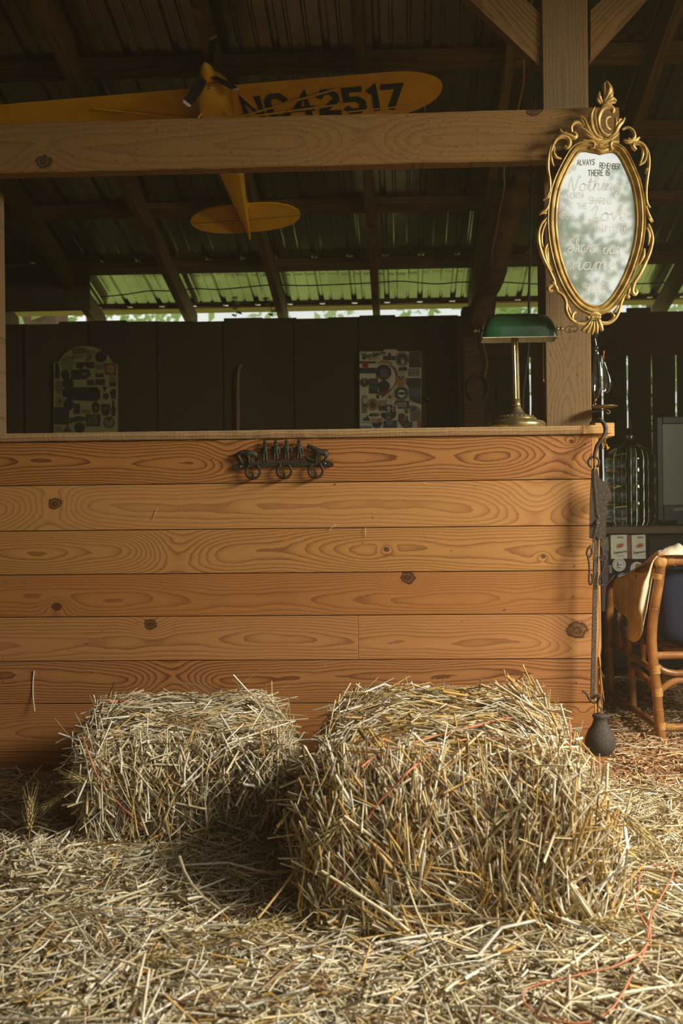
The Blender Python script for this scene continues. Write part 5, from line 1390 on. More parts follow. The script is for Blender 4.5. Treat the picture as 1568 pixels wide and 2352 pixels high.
sd_ = o.modifiers.new('thickness', 'SOLIDIFY'); sd_.thickness = .004; sd_.offset = 0
# turned edge showing the pale side
A = [(835, 205, .07), (800, 240, .075), (770, 330, .08), (756, 470, .08), (735, 590, .085), (712, 720, .09), (690, 830, .11), (684, 900, .13)]
Bc = [(805, 232, .05), (770, 280, .055), (735, 380, .06), (690, 480, .065), (672, 560, .07), (650, 690, .08), (675, 780, .10), (680, 900, .125)]
Pa = smooth_pts([qz((x, y, d - .02)) for x, y, d in A], 5); Pb = smooth_pts([qz((x, y, d - .03)) for x, y, d in Bc], 5)
rows = [[Pa[i], Pa[i].lerp(Pb[i], .35) + Vector((0, -.008, 0)), Pa[i].lerp(Pb[i], .7) + Vector((0, -.010, 0)), Pb[i]] for i in range(len(Pa))]
m = MB(); m.grid(rows); o = m.build('turned_edge', M_FLEECE, hd, smooth=True, recalc=False)
sd_ = o.modifiers.new('thickness', 'SOLIDIFY'); sd_.thickness = .003; sd_.offset = 0
tag(o, 'cream underside')
# part lying over the top rail
A = [(820, 205, .08), (900, 150, .10), (960, 132, .10), (1012, 112, .10), (1060, 140, .10), (1150, 150, .10)]
Bc = [(825, 222, .02), (900, 214, .0), (960, 212, .0), (1010, 212, .0), (1060, 214, .0), (1150, 214, .0)]
Pa = smooth_pts([qz((x, y, d + .01)) for x, y, d in A], 5); Pb = smooth_pts([qz((x, y, d - .0)) for x, y, d in Bc], 5)
n_ = len(Pa)
rows = [[Pa[i] + Vector((0, .08, -.06)), Pa[i], Pa[i].lerp(Pb[i], .5) + Vector((0, -.006, .004)), Pb[i]] for i in range(n_)]
m = MB(); m.grid(rows)
m.cur = 0
o = m.build('top_fold', M_HIDE, hd, smooth=True, recalc=False)
o.data.materials.append(M_FLEECE)
for p in o.data.polygons:
    if p.center.x + hd.location.x > q(1536, 1270).x: p.material_index = 1
sd_ = o.modifiers.new('thickness', 'SOLIDIFY'); sd_.thickness = .003; sd_.offset = 0

# ================================================================== GLASS FEEDER, BRACKET, SMALL METAL, CABLES, VINES
GY = -.035
g = lambda cx, cy, Y=GY: at(1340 + cx / 6.355, 640 + cy / 6.355, Y)
ug = mpp(GY) / 6.355
fd = thing('glass_feeder', 'blown glass bird feeder with red tips hanging beside the post', 'feeder', (g(200, 1500).x, GY, g(170, 1860).z))
M_GL = thin_glass('feeder_glass', (.93, .93, .90, 1))
ax = [(190, 975, 20), (190, 1010, 34), (190, 1045, 24), (195, 1120, 36), (205, 1230, 58), (212, 1340, 76), (214, 1440, 88), (212, 1530, 90), (205, 1600, 78), (196, 1670, 56), (185, 1730, 34), (170, 1765, 16), (160, 1790, 12)]
def tubeg(lst, Y, m, n=20, inner=0):
    P = [g(x, y, Y) for x, y, r in lst]; m.tube(P, [max((r - inner) * ug, .0006) for x, y, r in lst], n)
m = MB(); tubeg(ax, GY, m)
o_ = m.build('bulb', M_GL, fd, smooth=True)
sp_ = [(285, 1140, 12), (300, 1230, 16), (325, 1340, 28), (350, 1440, 44), (362, 1520, 54), (352, 1590, 58), (325, 1635, 45), (290, 1640, 28), (262, 1610, 22)]
m = MB(); tubeg(sp_, GY + .02, m, 16); m.build('spout', M_GL, fd, smooth=True)
M_RED = plain('red_glass', srgb(178, 84, 62), .15, 0, .2)
m = MB(); tubeg([(302, 1052, 9), (292, 1080, 12), (286, 1130, 12), (290, 1170, 14)], GY + .02, m, 10); m.build('red_tip', M_RED, fd, smooth=True)
m = MB(); tubeg([(178, 1755, 20), (168, 1780, 14), (160, 1800, 12)], GY, m, 10); m.build('red_tip', M_RED, fd, smooth=True)
m = MB(); m.sphere(g(158, 1838), 34 * ug, 9); m.build('end_bead', M_GL, fd, smooth=True)
m = MB(); m.tube(smooth_pts([g(190, 975), g(175, 930), g(180, 870), g(200, 830), g(185, 815), g(168, 850), g(185, 960)], 5), 7 * ug, 8); m.build('hanging_loop', M_GL, fd, smooth=True)
m = MB(); m.tube(smooth_pts([g(150, 830), g(175, 815), g(205, 830), g(215, 800), g(205, 770), g(190, 745)], 5), 4 * ug, 6); m.build('wire_hook', M_WIRE, fd, smooth=True)

br_ = g(280, 1885, .12)
bk_ = thing('candle_bracket', 'small brass bracket with a dish on the right side of the post', 'bracket', (br_.x, .2, br_.z))
m = MB(); cc = g(300, 1885, .10); m.lathe([(.002, 0), (.035, .001), (.042, .004), (.041, .006), (.034, .003), (.002, .002)], cc, 24); m.build('dish', M_BRASSD, bk_, smooth=True)
m = MB(); m.tube(smooth_pts([(PX1 + .0005, .17, cc.z - .006), (PX1 + .02, .15, cc.z - .006), tuple(g(300, 1912, .10)), tuple(g(350, 1918, .10)), tuple(g(382, 1945, .10)), tuple(g(360, 1972, .10)), tuple(g(330, 1955, .10))], 5), .0022, 6); m.build('arm', M_BRASSD, bk_, smooth=True)
M_GOLDH = plain('yellow_brass', srgb(186, 148, 58), .4, .8, .3)
c_ = at(1387, 1003, .03)
gh = thing('brass_hook', 'small brass double hook under the right end of the counter top', 'hook', (c_.x, .03, at(1390, 1030, .03).z))
m = MB(); m.lathe([(.011, 0), (.011, -.003), (.007, -.008), (.005, -.02)], c_, 12); m.build('base', M_GOLDH, gh, smooth=True)
m = MB()
for s_x, dp in ((-.004, .0), (.012, .0), (.004, -.02)):
    m.tube(smooth_pts([c_ + Vector((0, 0, -.015)), c_ + Vector((s_x * .4, -abs(dp), -.026)), c_ + Vector((s_x, dp, -.034)), c_ + Vector((s_x * 1.2, dp - .003, -.036 if s_x != .004 else -.042))], 4), .003, 6)
m.build('prongs', M_GOLDH, gh, smooth=True)

M_CABLE = plain('black_cable', srgb(42, 38, 30), .6)
M_CORD = plain('yellow_cord', srgb(150, 116, 44), .7)
def cable(pts, r, name, mat, label, cat):
    P = smooth_pts([at(*p) for p in pts], 6); m = MB(); m.tube(P, r, 6); o = m.build(name, mat, smooth=True); return tag(o, label, cat)
cable([(1207, 392, 2.0), (1214, 396, 1.85), (1221, 410, 1.76), (1221, 470, 1.75), (1218, 560, 1.75), (1215, 650, 1.75), (1214, 740, 1.75), (1214, 790, 1.75), (1208, 850, 1.75), (1201, 910, 1.75), (1200, 1000, 1.75), (1200, 1100, 1.75)], .0062, 'cable', M_CABLE, 'black cable hanging down behind the green lamp', 'cable')
cable([(1221, 0, .75), (1213, 40, .8), (1200, 100, .85), (1203, 170, .95), (1196, 220, 1.1), (1175, 300, 1.25), (1157, 380, 1.45), (1157, 430, 1.6), (1147, 480, 1.85), (1141, 520, 2.0), (1131, 570, 2.2), (1128, 610, 2.4)], .0055, 'extension_cord', M_CORD, 'yellow cord running along the rafter above the log brace', 'cord')
cable([(1108, 718, 3.15), (1108, 780, 3.15), (1112, 800, 3.15), (1118, 830, 3.15), (1116, 850, 3.15), (1111, 868, 3.15)], .006, 'extension_cord', M_CORD, 'yellow cord hanging beside the rear post with the horseshoe', 'cord')
wy = 3.56
cable([(232, 682, wy), (290, 676, wy), (345, 668, wy), (400, 668, wy), (450, 663, wy), (500, 665, wy), (560, 660, wy), (620, 655, wy), (700, 656, wy), (760, 654, wy), (850, 650, wy), (920, 646, wy), (1000, 652, wy), (1060, 648, wy), (1150, 648, wy), (1230, 652, wy), (1330, 650, wy), (1450, 652, wy), (1568, 648, wy), (1700, 650, wy)], .0042, 'wire', M_CABLE, 'slack dark wire strung under the eave across the back', 'wire')
hc_ = at(1098, 892, 3.185)
m = MB(); m.ring(hc_, .065, .012, (1, 0, 0), (0, 0, 1.25), 22, 6, R(-60), R(240)); o = m.build('horseshoe', M_IRON, smooth=True); tag(o, 'rusty horseshoe nailed to the dark rear post', 'horseshoe')
m = MB(); m.box((-.02, -.02, -.03), (.02, .02, .03)); 
ob_ = [at(1112, 860, 3.17), at(1122, 885, 3.17), at(1118, 900, 3.17)]
m = MB(); m.tube(smooth_pts(ob_, 4), [.014] * 9, 8); m.tube([ob_[1], ob_[1] + Vector((.05, 0, .01))], .008, 6); o = m.build('cord_plug', M_CABLE, smooth=True); tag(o, 'black plug at the end of the yellow cord by the horseshoe', 'plug')
P = smooth_pts([at(540, 1180, 3.56), at(546, 985, 3.56), at(546, 900, 3.56), at(547, 860, 3.56), at(551, 842, 3.56), at(555, 838, 3.56)], 5)
m = MB(); m.tube(P, [.013 - .004 * i / len(P) for i in range(len(P))], 8); o = m.build('cane', plain('pale_cane', srgb(138, 112, 66), .7), smooth=True); tag(o, 'thin curved wooden cane leaning against the dark back wall', 'cane')
# leaves
def leaf(mb, c, d, n, ln, w):
    c = Vector(c); d = Vector(d).normalized(); n = Vector(n); sd = d.cross(n).normalized(); n = sd.cross(d)
    vs = [c, c + d * ln * .3 + sd * w * .5 + n * ln * .05, c + d * ln * .7 + sd * w * .38 + n * ln * .03, c + d * ln - n * ln * .08, c + d * ln * .7 - sd * w * .38 + n * ln * .03, c + d * ln * .3 - sd * w * .5 + n * ln * .05, c + d * ln * .5]
    mb.add(vs, [(0, 1, 6), (1, 2, 6), (2, 3, 6), (3, 4, 6), (4, 5, 6), (5, 0, 6)])
def leafmat(name, col, tr=.4):
    N = NT(name)
    df = N.n('ShaderNodeBsdfDiffuse'); df.inputs[0].default_value = col
    tl = N.n('ShaderNodeBsdfTranslucent'); tl.inputs[0].default_value = col
    mx = N.n('ShaderNodeMixShader'); mx.inputs[0].default_value = tr
    N.t.links.new(df.outputs[0], mx.inputs[1]); N.t.links.new(tl.outputs[0], mx.inputs[2])
    N.t.links.new(mx.outputs[0], N.t.nodes['Material Output'].inputs['Surface'])
    return N.mat
M_VINE = leafmat('vine_leaf', srgb(92, 118, 46))
M_VSTEM = plain('vine_stem', srgb(96, 96, 44), .8)
def vine(pts, nl, label, Y, ll, lw_):
    P = [at(x, y, Y) for x, y in pts]; P = smooth_pts(P, 5)
    r = thing('creeper', label, 'plant', tuple(P[-1]))
    m = MB(); m.tube(P, .003, 5); m.build('stem', M_VSTEM, r, smooth=True)
    for i in range(nl):
        p = P[int((i + .5) / nl * (len(P) - 1))]
        sx = 1 if i % 2 else -1
        m = MB(); leaf(m, p, (sx * random.uniform(.6, 1), random.uniform(-.4, .2), random.uniform(-.5, .6)), (0, -.7, .7), ll * random.uniform(.7, 1.2), lw_); m.build('leaf', M_VINE, r)
vine([(541, 728), (544, 712), (541, 695), (545, 680)], 5, 'sprig of green creeper hanging at the eave near the wooden cane', 3.62, .045, .03)
vine([(627, 728), (622, 710), (619, 692), (614, 682)], 5, 'sprig of green creeper at the eave below the aeroplane tail', 3.62, .045, .03)
vine([(1494, 1010), (1492, 985), (1494, 960), (1500, 930), (1506, 900), (1510, 880)], 9, 'creeper growing through the wall slits behind the carboy', 3.575, .036, .018)
vine([(1441, 935), (1443, 922), (1440, 905)], 3, 'tiny creeper shoot in the wall slit above the carboy', 3.57, .045, .014)
# dark grey knob beside the right sticker board
m = MB(); m.lathe([(.006, .03), (.012, .02), (.022, .008), (.022, -.006), (.012, -.012)], at(980, 916, 3.575), 14, 'Y'); o = m.build('door_knob', M_PROP, smooth=True); tag(o, 'round black knob on the back wall beside the rectangular board', 'knob')
# ================================================================== STRAW
rng = np.random.default_rng(11)
PALS = np.array([srgb(*c)[:3] for c in ((242, 229, 198), (233, 216, 176), (220, 197, 148), (204, 188, 154), (220, 180, 104), (152, 122, 84), (250, 243, 226), (204, 161, 82), (114, 88, 60))])
def straw_mat():
    N = NT('straw')
    a = N.n('ShaderNodeAttribute', attribute_name='Col').outputs['Color']
    nz = N.noise(N.n('ShaderNodeTexCoord').outputs['Object'], 70, 3)
    c = N.mix(N.ramp(nz, [(.3, bw(.35)), (.6, bw(0))]), a, (.16, .11, .05, 1))
    return N.out(c, .45, 0, .4)
M_STRAW = straw_mat()
def pick_cols(n, w):
    w = np.array(w, float); w /= w.sum()
    c = PALS[rng.choice(len(PALS), n, p=w)]
    return np.clip(c * rng.uniform(.82, 1.12, (n, 1)), 0, 1)
W_PALE = [5, 5, 3, 3, 1, 1.5, 2, .6, .8]; W_GOLD = [3, 4, 4, 2, 3.5, 2, 2, 2.5, 1]; W_GREY = [3, 4, 3, 5, 1.2, 2, 1.5, .6, 1]
def straw_arrays(P, D, L, Rd, C, B=None, flat=.0, sides=4, rings=3):
    """tubes centred on P along D; returns verts, quads, colours"""
    n = len(P)
    D = D / np.linalg.norm(D, axis=1, keepdims=True)
    up = np.where(np.abs(D[:, 2:3]) < .9, np.array([[0, 0, 1.]]), np.array([[1., 0, 0]]))
    S = np.cross(D, up); S /= np.linalg.norm(S, axis=1, keepdims=True)
    T = np.cross(S, D)
    if B is None: B = rng.normal(0, .05, (n, 2))
    roll = rng.uniform(0, 2 * np.pi, n)
    fl = np.where(rng.uniform(0, 1, n) < flat, .18, .85)
    V = np.zeros((n, rings, sides, 3))
    for i in range(rings):
        t = i / (rings - 1) * 2 - 1
        ctr = P + D * (L * t / 2)[:, None] + (S * B[:, :1] + T * B[:, 1:]) * (L * (1 - t * t))[:, None]
        rad = Rd * (1.0 - .22 * (t + 1) / 2)
        for j in range(sides):
            a = 2 * np.pi * j / sides
            x = np.cos(a); y = np.sin(a) * fl
            cx = x * np.cos(roll) - y * np.sin(roll); cy = x * np.sin(roll) + y * np.cos(roll)
            V[:, i, j] = ctr + (S * cx[:, None] + T * cy[:, None]) * rad[:, None]
    base = (np.arange(n) * rings * sides)[:, None]
    q = []
    for i in range(rings - 1):
        for j in range(sides):
            j2 = (j + 1) % sides
            q.append([i * sides + j, i * sides + j2, (i + 1) * sides + j2, (i + 1) * sides + j])
    q = np.array(q)
    Q = (base[:, :, None] + q[None]).reshape(-1, 4)
    return V.reshape(-1, 3), Q, np.repeat(C, rings * sides, axis=0)
def fast_mesh(name, V, Q, C, mat):
    me = bpy.data.meshes.new(name)
    me.vertices.add(len(V)); me.vertices.foreach_set('co', V.astype(np.float32).ravel())
    me.loops.add(Q.size); me.loops.foreach_set('vertex_index', Q.astype(np.int32).ravel())
    me.polygons.add(len(Q)); me.polygons.foreach_set('loop_start', np.arange(0, Q.size, 4, dtype=np.int32))
    me.update(calc_edges=True)
    at_ = me.attributes.new('Col', 'FLOAT_COLOR', 'POINT')
    at_.data.foreach_set('color', np.concatenate([C, np.ones((len(C), 1))], 1).astype(np.float32).ravel())
    me.materials.append(mat)
    return me
def hs(x, y):
    """height of the loose straw over the barn floor"""
    h = .045 + .016 * np.sin(3.1 * x + 1.3) * np.cos(2.7 * y + .4) + .010 * np.sin(7.3 * x + 5.1 * y)
    h = h + .03 * np.exp(-((x + .75) / .45) ** 2 - ((y + 1.0) / .25) ** 2) + .02 * np.exp(-((x - .5) / .35) ** 2 - ((y + 1.15) / .2) ** 2)
    edge = np.clip((-.12 - y - .25 * np.clip(x - .8, 0, 1)) / .3, 0, 1)
    return np.where(x > .62, h * edge * (1 - .55 * np.clip((x - .62) / .3, 0, 1)), h)
class Bale:
    def __init__(s, f, b, w, h, rr, flare):
        s.f = np.array(f); s.b = np.array(b); d = s.f - s.b
        s.L = np.linalg.norm(d); s.ey = -d / s.L; s.ex = np.array([s.ey[1], -s.ey[0]]); s.c = (s.f + s.b) / 2
        s.w = w; s.h = h; s.r = rr; s.fl = flare
    def world(s, l):
        """local (x across, y along, z up) -> world"""
        x, y, z = l[:, 0].copy(), l[:, 1].copy(), l[:, 2]
        k = np.clip(1 - z / s.h, 0, 1) ** 1.6
        fr = np.clip(-y / (s.L / 2), 0, 1) ** 3
        y = y - s.fl * k * fr
        x = x + s.fl * .8 * k * np.clip(x / (s.w / 2), -.15, 1) * (.3 + .7 * fr)
        return np.stack([s.c[0] + s.ex[0] * x + s.ey[0] * y, s.c[1] + s.ex[1] * x + s.ey[1] * y, z], 1)
    def vecw(s, l):
        return np.stack([s.ex[0] * l[:, 0] + s.ey[0] * l[:, 1], s.ex[1] * l[:, 0] + s.ey[1] * l[:, 1], l[:, 2]], 1)
    def sample(s, n, wt):
        """points on the rounded box: face, local point, normal"""
        hx, hy = s.w / 2, s.L / 2
        F = rng.choice(5, n, p=np.array(wt) / sum(wt))          # top, front, left, right, back
        a = rng.uniform(-1, 1, n); b = rng.uniform(-1, 1, n); z = rng.uniform(0.02, s.h, n)
        p = np.zeros((n, 3))
        p[:, 0] = np.select([F == 0, F == 1, F == 2, F == 3, F == 4], [a * hx, a * hx, -hx, hx, a * hx])
        p[:, 1] = np.select([F == 0, F == 1, F == 2, F == 3, F == 4], [b * hy, -hy, b * hy, b * hy, hy])
        p[:, 2] = np.where(F == 0, s.h, z)
        q_ = np.stack([np.clip(p[:, 0], -hx + s.r, hx - s.r), np.clip(p[:, 1], -hy + s.r, hy - s.r), np.minimum(p[:, 2], s.h - s.r)], 1)
        nn = p - q_; nn /= np.linalg.norm(nn, axis=1, keepdims=True) + 1e-9
        lump = .012 * np.sin(p[:, 0] * 17 + p[:, 2] * 9) * np.cos(p[:, 1] * 13 + 1) + .008 * np.sin(p[:, 1] * 31 + p[:, 0] * 23)
        return F, q_ + nn * (s.r + lump)[:, None], nn
    def inside(s, X, Y, m=0.0):
        dx = X - s.c[0]; dy = Y - s.c[1]
        lx = dx * s.ex[0] + dy * s.ex[1]; ly = dx * s.ey[0] + dy * s.ey[1]
        return (np.abs(lx) < s.w / 2 - m) & (np.abs(ly) < s.L / 2 - m)
    def core(s, mat, parent):
        hx, hy = s.w / 2 - .016, s.L / 2 - .016; h = s.h - .016; r = s.r
        bm = bmesh.new(); bmesh.ops.create_cube(bm, size=2)
        bmesh.ops.subdivide_edges(bm, edges=bm.edges[:], cuts=14, use_grid_fill=True)
        me_l = []
        for v in bm.verts:
            p = np.array([v.co.x * hx, v.co.y * hy, (v.co.z + 1) / 2 * h])
            q_ = np.array([np.clip(p[0], -hx + r, hx - r), np.clip(p[1], -hy + r, hy - r), min(p[2], h - r)])
            n_ = p - q_; ln = np.linalg.norm(n_)
            if ln > 1e-6: p = q_ + n_ / ln * (r + rng.uniform(-.008, .008))
            me_l.append(p)
        wv = s.world(np.array(me_l))
        for v, p in zip(bm.verts, wv): v.co = p
        m = MB(); m.addbm(bm)
        return m.build('core', mat, parent, smooth=True)
M_CORE = plain('shade_toned_straw', srgb(92, 72, 40), .9, 0, .6, 90, .9, .1, srgb(34, 26, 14))  # dark colour puts shade into the gaps between the cover straws
def tangents(nn):
    up = np.where(np.abs(nn[:, 2:3]) < .8, np.array([[0, 0, 1.]]), np.array([[0, 1., 0]]))
    t1 = np.cross(up, nn); t1 /= np.linalg.norm(t1, axis=1, keepdims=True)
    return t1, np.cross(nn, t1)
STRAW_BASE = []
def make_bases():
    for i in range(12):
        n = 1
        C = pick_cols(1, W_PALE if i % 3 else W_GOLD)
        V, Q, Cc = straw_arrays(np.zeros((1, 3)), np.array([[1., 0, 0]]), np.array([1.0]), np.array([.0175]), C, np.array([[rng.normal(0, .04), rng.normal(0, .04)]]), 0, 6, 5)
        STRAW_BASE.append(fast_mesh('straw', V, Q, Cc, M_STRAW))
make_bases()
def lay_straws(name, P, D, L, parent, label=None, group=None):
    """single straws, each an object, sharing a dozen meshes"""
    off = root_loc(parent)
    for i in range(len(P)):
        o = bpy.data.objects.new(name, STRAW_BASE[i % len(STRAW_BASE)])
        COL.objects.link(o)
        if parent is not None: o.parent = parent
        d = Vector(D[i]).normalized()
        qr = d.to_track_quat('X', 'Z')
        o.rotation_mode = 'QUATERNION'; o.rotation_quaternion = qr
        o.location = Vector(P[i]) - off
        o.scale = (L[i], L[i] * .55 + .045, L[i] * .55 + .045)
        if label: tag(o, label, 'straw', group)
def build_bale(B, label, n, wt, wcol, mode):
    root = thing('straw_bale', label, 'bale', (B.c[0], B.c[1], 0))
    B.core(M_CORE, root)
    F, p, nn = B.sample(n, wt)
    t1, t2 = tangents(nn)
    top = F == 0
    ang = np.where(top, rng.normal(0, .55, n), rng.uniform(0, np.pi, n))
    if mode == 'R':
        ang = np.where(F == 1, np.where(rng.uniform(0, 1, n) < .72, rng.normal(np.pi / 2 + .18, .42, n), rng.uniform(0, np.pi, n)), ang)
        ang = np.where(F == 3, rng.normal(np.pi / 2, .6, n), ang)
        ang = np.where(F == 0, rng.normal(-.18, .55, n), ang)
    else:
        ang = np.where((F == 1) & (rng.uniform(0, 1, n) < .4), rng.normal(np.pi / 2, .5, n), ang)
    # neighbouring straws lie in locks that share a direction
    lock = .55 * np.sin(p[:, 0] * 13 + p[:, 2] * 8 + 1.0) * np.cos(p[:, 2] * 15 - p[:, 1] * 9) + .35 * np.sin(p[:, 0] * 29 - p[:, 2] * 21 + p[:, 1] * 17)
    ang = ang + lock * np.where(top, .6, 1.1)
    D = t1 * np.cos(ang)[:, None] + t2 * np.sin(ang)[:, None] + nn * rng.normal(0, .15, (n, 1))
    L = np.clip(rng.lognormal(math.log(.075 if mode == 'L' else .10), .52, n), .022, .30)
    off = np.abs(rng.normal(0, .012, n)) - .006
    p = p + nn * off[:, None]
    P = B.world(p); D = B.vecw(D)
    # droop at the lip of the top
    Rd = np.clip(rng.lognormal(math.log(.0021), .38, n), .0009, .0048) * (1.0 if mode == 'L' else 1.12)
    keep = (P[:, 1] + np.abs(D[:, 1]) * L / 2 / np.linalg.norm(D, axis=1) < -.004)
    low = P[:, 2] - np.abs(D[:, 2]) * L / 2 > -.01
    keep &= low
    P, D, L, Rd = P[keep], D[keep], L[keep], Rd[keep]; m_ = len(P)
    V, Q, C = straw_arrays(P, D, L, Rd, pick_cols(m_, wcol), rng.normal(0, .075, (m_, 2)), .5)
    V = V - np.array([B.c[0], B.c[1], 0])
    o = link('straw_cover', fast_mesh('straw_cover', V, Q, C, M_STRAW), root); tag(o, kind='stuff')
    # the most prominent straws singly
    k = 130
    F, p, nn = B.sample(k, [4, 4, 1, 1.5, 0])
    t1, t2 = tangents(nn)
    ang = np.where(F == 0, rng.normal(0, .6, k), rng.normal(np.pi / 2 + (.2 if mode == 'R' else 0), .55, k))
    D = t1 * np.cos(ang)[:, None] + t2 * np.sin(ang)[:, None] + nn * rng.normal(.03, .10, (k, 1))
    p = p + nn * .012
    P = B.world(p); D = B.vecw(D); L = rng.uniform(.10, .24, k)
    ok = (P[:, 1] + .5 * L * np.abs(D[:, 1]) < -.01) & (P[:, 2] - .5 * L * np.abs(D[:, 2]) > .01)
    lay_straws('straw', P[ok], D[ok], L[ok], root)
    return root
BL = Bale((-.47, -.74), (-.600, -.085), .50, .274, .055, -.085)
BR = Bale((.125, -1.12), (.175, -.15), .58, .304, .115, .13)
rootL = build_bale(BL, 'smaller straw bale at the left, tied with orange twine, before the plank counter', 13500, [5, 5.5, 2, 2.6, .6], W_GREY, 'L')
rootR = build_bale(BR, 'larger loosened straw bale at the right with straw spilling down its front', 27000, [8, 9, 3, 4.5, 1], W_GOLD, 'R')
# twine
M_TWINE = plain('orange_twine', srgb(226, 142, 104), .6, 0, .25, 200)
def twine(pts, r, parent, name='twine', n=6):
    P = smooth_pts(pts, n); m = MB(); m.tube(P, r, 5); return m.build(name, M_TWINE, parent, smooth=True)
def yb(B, px, py, lift=.032):
    """point of the bale surface seen at a pixel"""
    o = np.array(CAM_POS); d = np.array(ray(px, py))
    best = None
    for t in np.linspace(1.2, 3.2, 900):
        p = o + d * t
        dx = p[0] - B.c[0]; dy = p[1] - B.c[1]
        lx = dx * B.ex[0] + dy * B.ex[1]; ly = dx * B.ey[0] + dy * B.ey[1]
        k = max(0, 1 - p[2] / B.h) ** 1.6
        if abs(lx) < B.w / 2 + .02 + B.fl * .5 * k and -B.L / 2 - lift - B.fl * k < ly < B.L / 2 and p[2] < B.h + lift:
            return Vector(p)
    return at(px, py, B.f[1] - .02)
twine([yb(BL, x, y) for x, y in ((188, 1690), (205, 1735), (225, 1785), (258, 1830), (300, 1872), (345, 1912), (392, 1945))], .0022, rootL)
twine([yb(BL, x, y) for x, y in ((250, 1612), (270, 1610), (295, 1612))], .004, rootL)
twine([yb(BR, x, y) for x, y in ((1218, 1706), (1150, 1698), (1090, 1696), (1030, 1708), (985, 1735), (940, 1770), (900, 1812), (868, 1845), (840, 1890), (815, 1940), (790, 1990), (765, 2040))], .0022, rootR)
twine([yb(BR, x, y) for x, y in ((1220, 1648), (1160, 1650), (1100, 1665), (1040, 1680), (985, 1695), (930, 1712), (885, 1722), (850, 1745), (830, 1762))], .0022, rootR)
m = MB(); kq = yb(BR, 884, 1715, .016)
for i in range(9):
    a = rng.uniform(0, 6.28)
    m.tube([kq, kq + Vector((.012 * math.cos(a), .01 * math.sin(a), .012 + .012 * rng.uniform()))], .0016, 4)
m.sphere(kq, .006, 5); m.build('knot', M_TWINE, rootR)
twine([yb(BR, x, y) for x, y in ((1306, 1652), (1310, 1690), (1308, 1730))], .002, rootR)

# loose straw over the floor
def in_view(x, y): return np.abs(x + .04 * (y + 3.1)) < (y + 3.107) * .343 + .25
n = 125000
X = rng.uniform(-1.6, 1.75, n); Y = rng.uniform(-1.85, -.02, n)
ok = in_view(X, Y) & ~BL.inside(X, Y, .05) & ~BR.inside(X, Y, .05)
dens = np.where(X > .62, np.clip((-.02 - Y - .25 * np.clip(X - .8, 0, 1)) / .55, .0, 1) ** 1.2 + .02, 1.0)
dens = np.where((Y > -.55) & (X < -.7), .5, dens)
ok &= rng.uniform(0, 1, n) < dens
X, Y = X[ok], Y[ok]; n = len(X)
Hh = hs(X, Y)
Z = Hh * rng.uniform(.35, 1.0, n) + rng.exponential(.006, n) + .004
th = 1.2 * np.sin(X * 5.3 + Y * 3.1) + 1.0 * np.cos(Y * 7.7 - X * 4.1) + rng.normal(0, .75, n); th = np.where(rng.uniform(0, 1, n) < .3, rng.uniform(0, np.pi, n), th)
D = np.stack([np.cos(th), np.sin(th), rng.normal(0, .24, n)], 1)
L = np.clip(rng.lognormal(math.log(.054), .60, n), .018, .26)
Rd = np.clip(rng.lognormal(math.log(.0020), .38, n), .0009, .0046)
Z = np.maximum(Z, np.abs(D[:, 2]) * L / 2 * .6 + .003)
endy = Y + np.abs(D[:, 1]) * L / 2
ok = ((endy < -.003) | (X - np.abs(D[:, 0]) * L / 2 > .70))
X, Y, Z, D, L, Rd = X[ok], Y[ok], Z[ok], D[ok], L[ok], Rd[ok]; n = len(X)
V, Q, C = straw_arrays(np.stack([X, Y, Z], 1), D, L, Rd, pick_cols(n, W_PALE), rng.normal(0, .07, (n, 2)), .5)
o = link('loose_straw', fast_mesh('loose_straw', V, Q, C, M_STRAW)); tag(o, 'loose pale straw strewn thickly over the barn floor', 'straw', None, 'stuff')
# padded bed beneath it, so that no bare floor shows between the stalks
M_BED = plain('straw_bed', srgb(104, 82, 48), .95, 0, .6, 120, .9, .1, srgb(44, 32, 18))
rows = []
for j in range(60):
    y = -2.0 + 1.985 * j / 59; row = []
    for i in range(110):
        x = -1.7 + 3.5 * i / 109
        row.append((x, y, float(hs(np.float64(x), np.float64(y))) * .55 - .0005 + .003 * math.sin(i * 2.1) * math.sin(j * 1.7) * (x < .6)))
    rows.append(row)
m = MB(); m.grid(rows); o = m.build('straw_bed', M_BED, smooth=True); tag(o, 'matted older straw under the loose stalks on the floor', 'straw', None, 'stuff')
# wood chips on the floor at the right
n = 26000
X = rng.uniform(.5, 2.6, n); Y = rng.uniform(-1.2, 2.6, n)
ok = (np.abs(X + .04 * (Y + 3.1)) < (Y + 3.107) * .343 + .15) & ((Y < -.02) | (X > .70)) & (rng.uniform(0, 1, n) < np.clip((Y + 1.0) / .6, .1, 1))
X, Y = X[ok], Y[ok]; n = len(X)
th = rng.uniform(0, 2 * np.pi, n)
CH_ = np.array([srgb(*c)[:3] for c in ((206, 168, 122), (180, 138, 96), (146, 108, 74), (226, 194, 150), (112, 80, 54), (194, 150, 106))])
D = np.stack([np.cos(th), np.sin(th), rng.normal(0, .35, n)], 1)
L = rng.uniform(.008, .032, n)
V, Q, C = straw_arrays(np.stack([X, Y, .004 + rng.exponential(.004, n) + np.where(Y < 0, hs(X, Y) * .6, 0)], 1), D, L, rng.uniform(.002, .006, n), CH_[rng.integers(0, 6, n)], rng.normal(0, .03, (n, 2)), .75)
o = link('wood_chips', fast_mesh('wood_chips', V, Q, C, M_STRAW)); tag(o, 'brown wood chips covering the floor beside the counter end', 'chips', None, 'stuff')
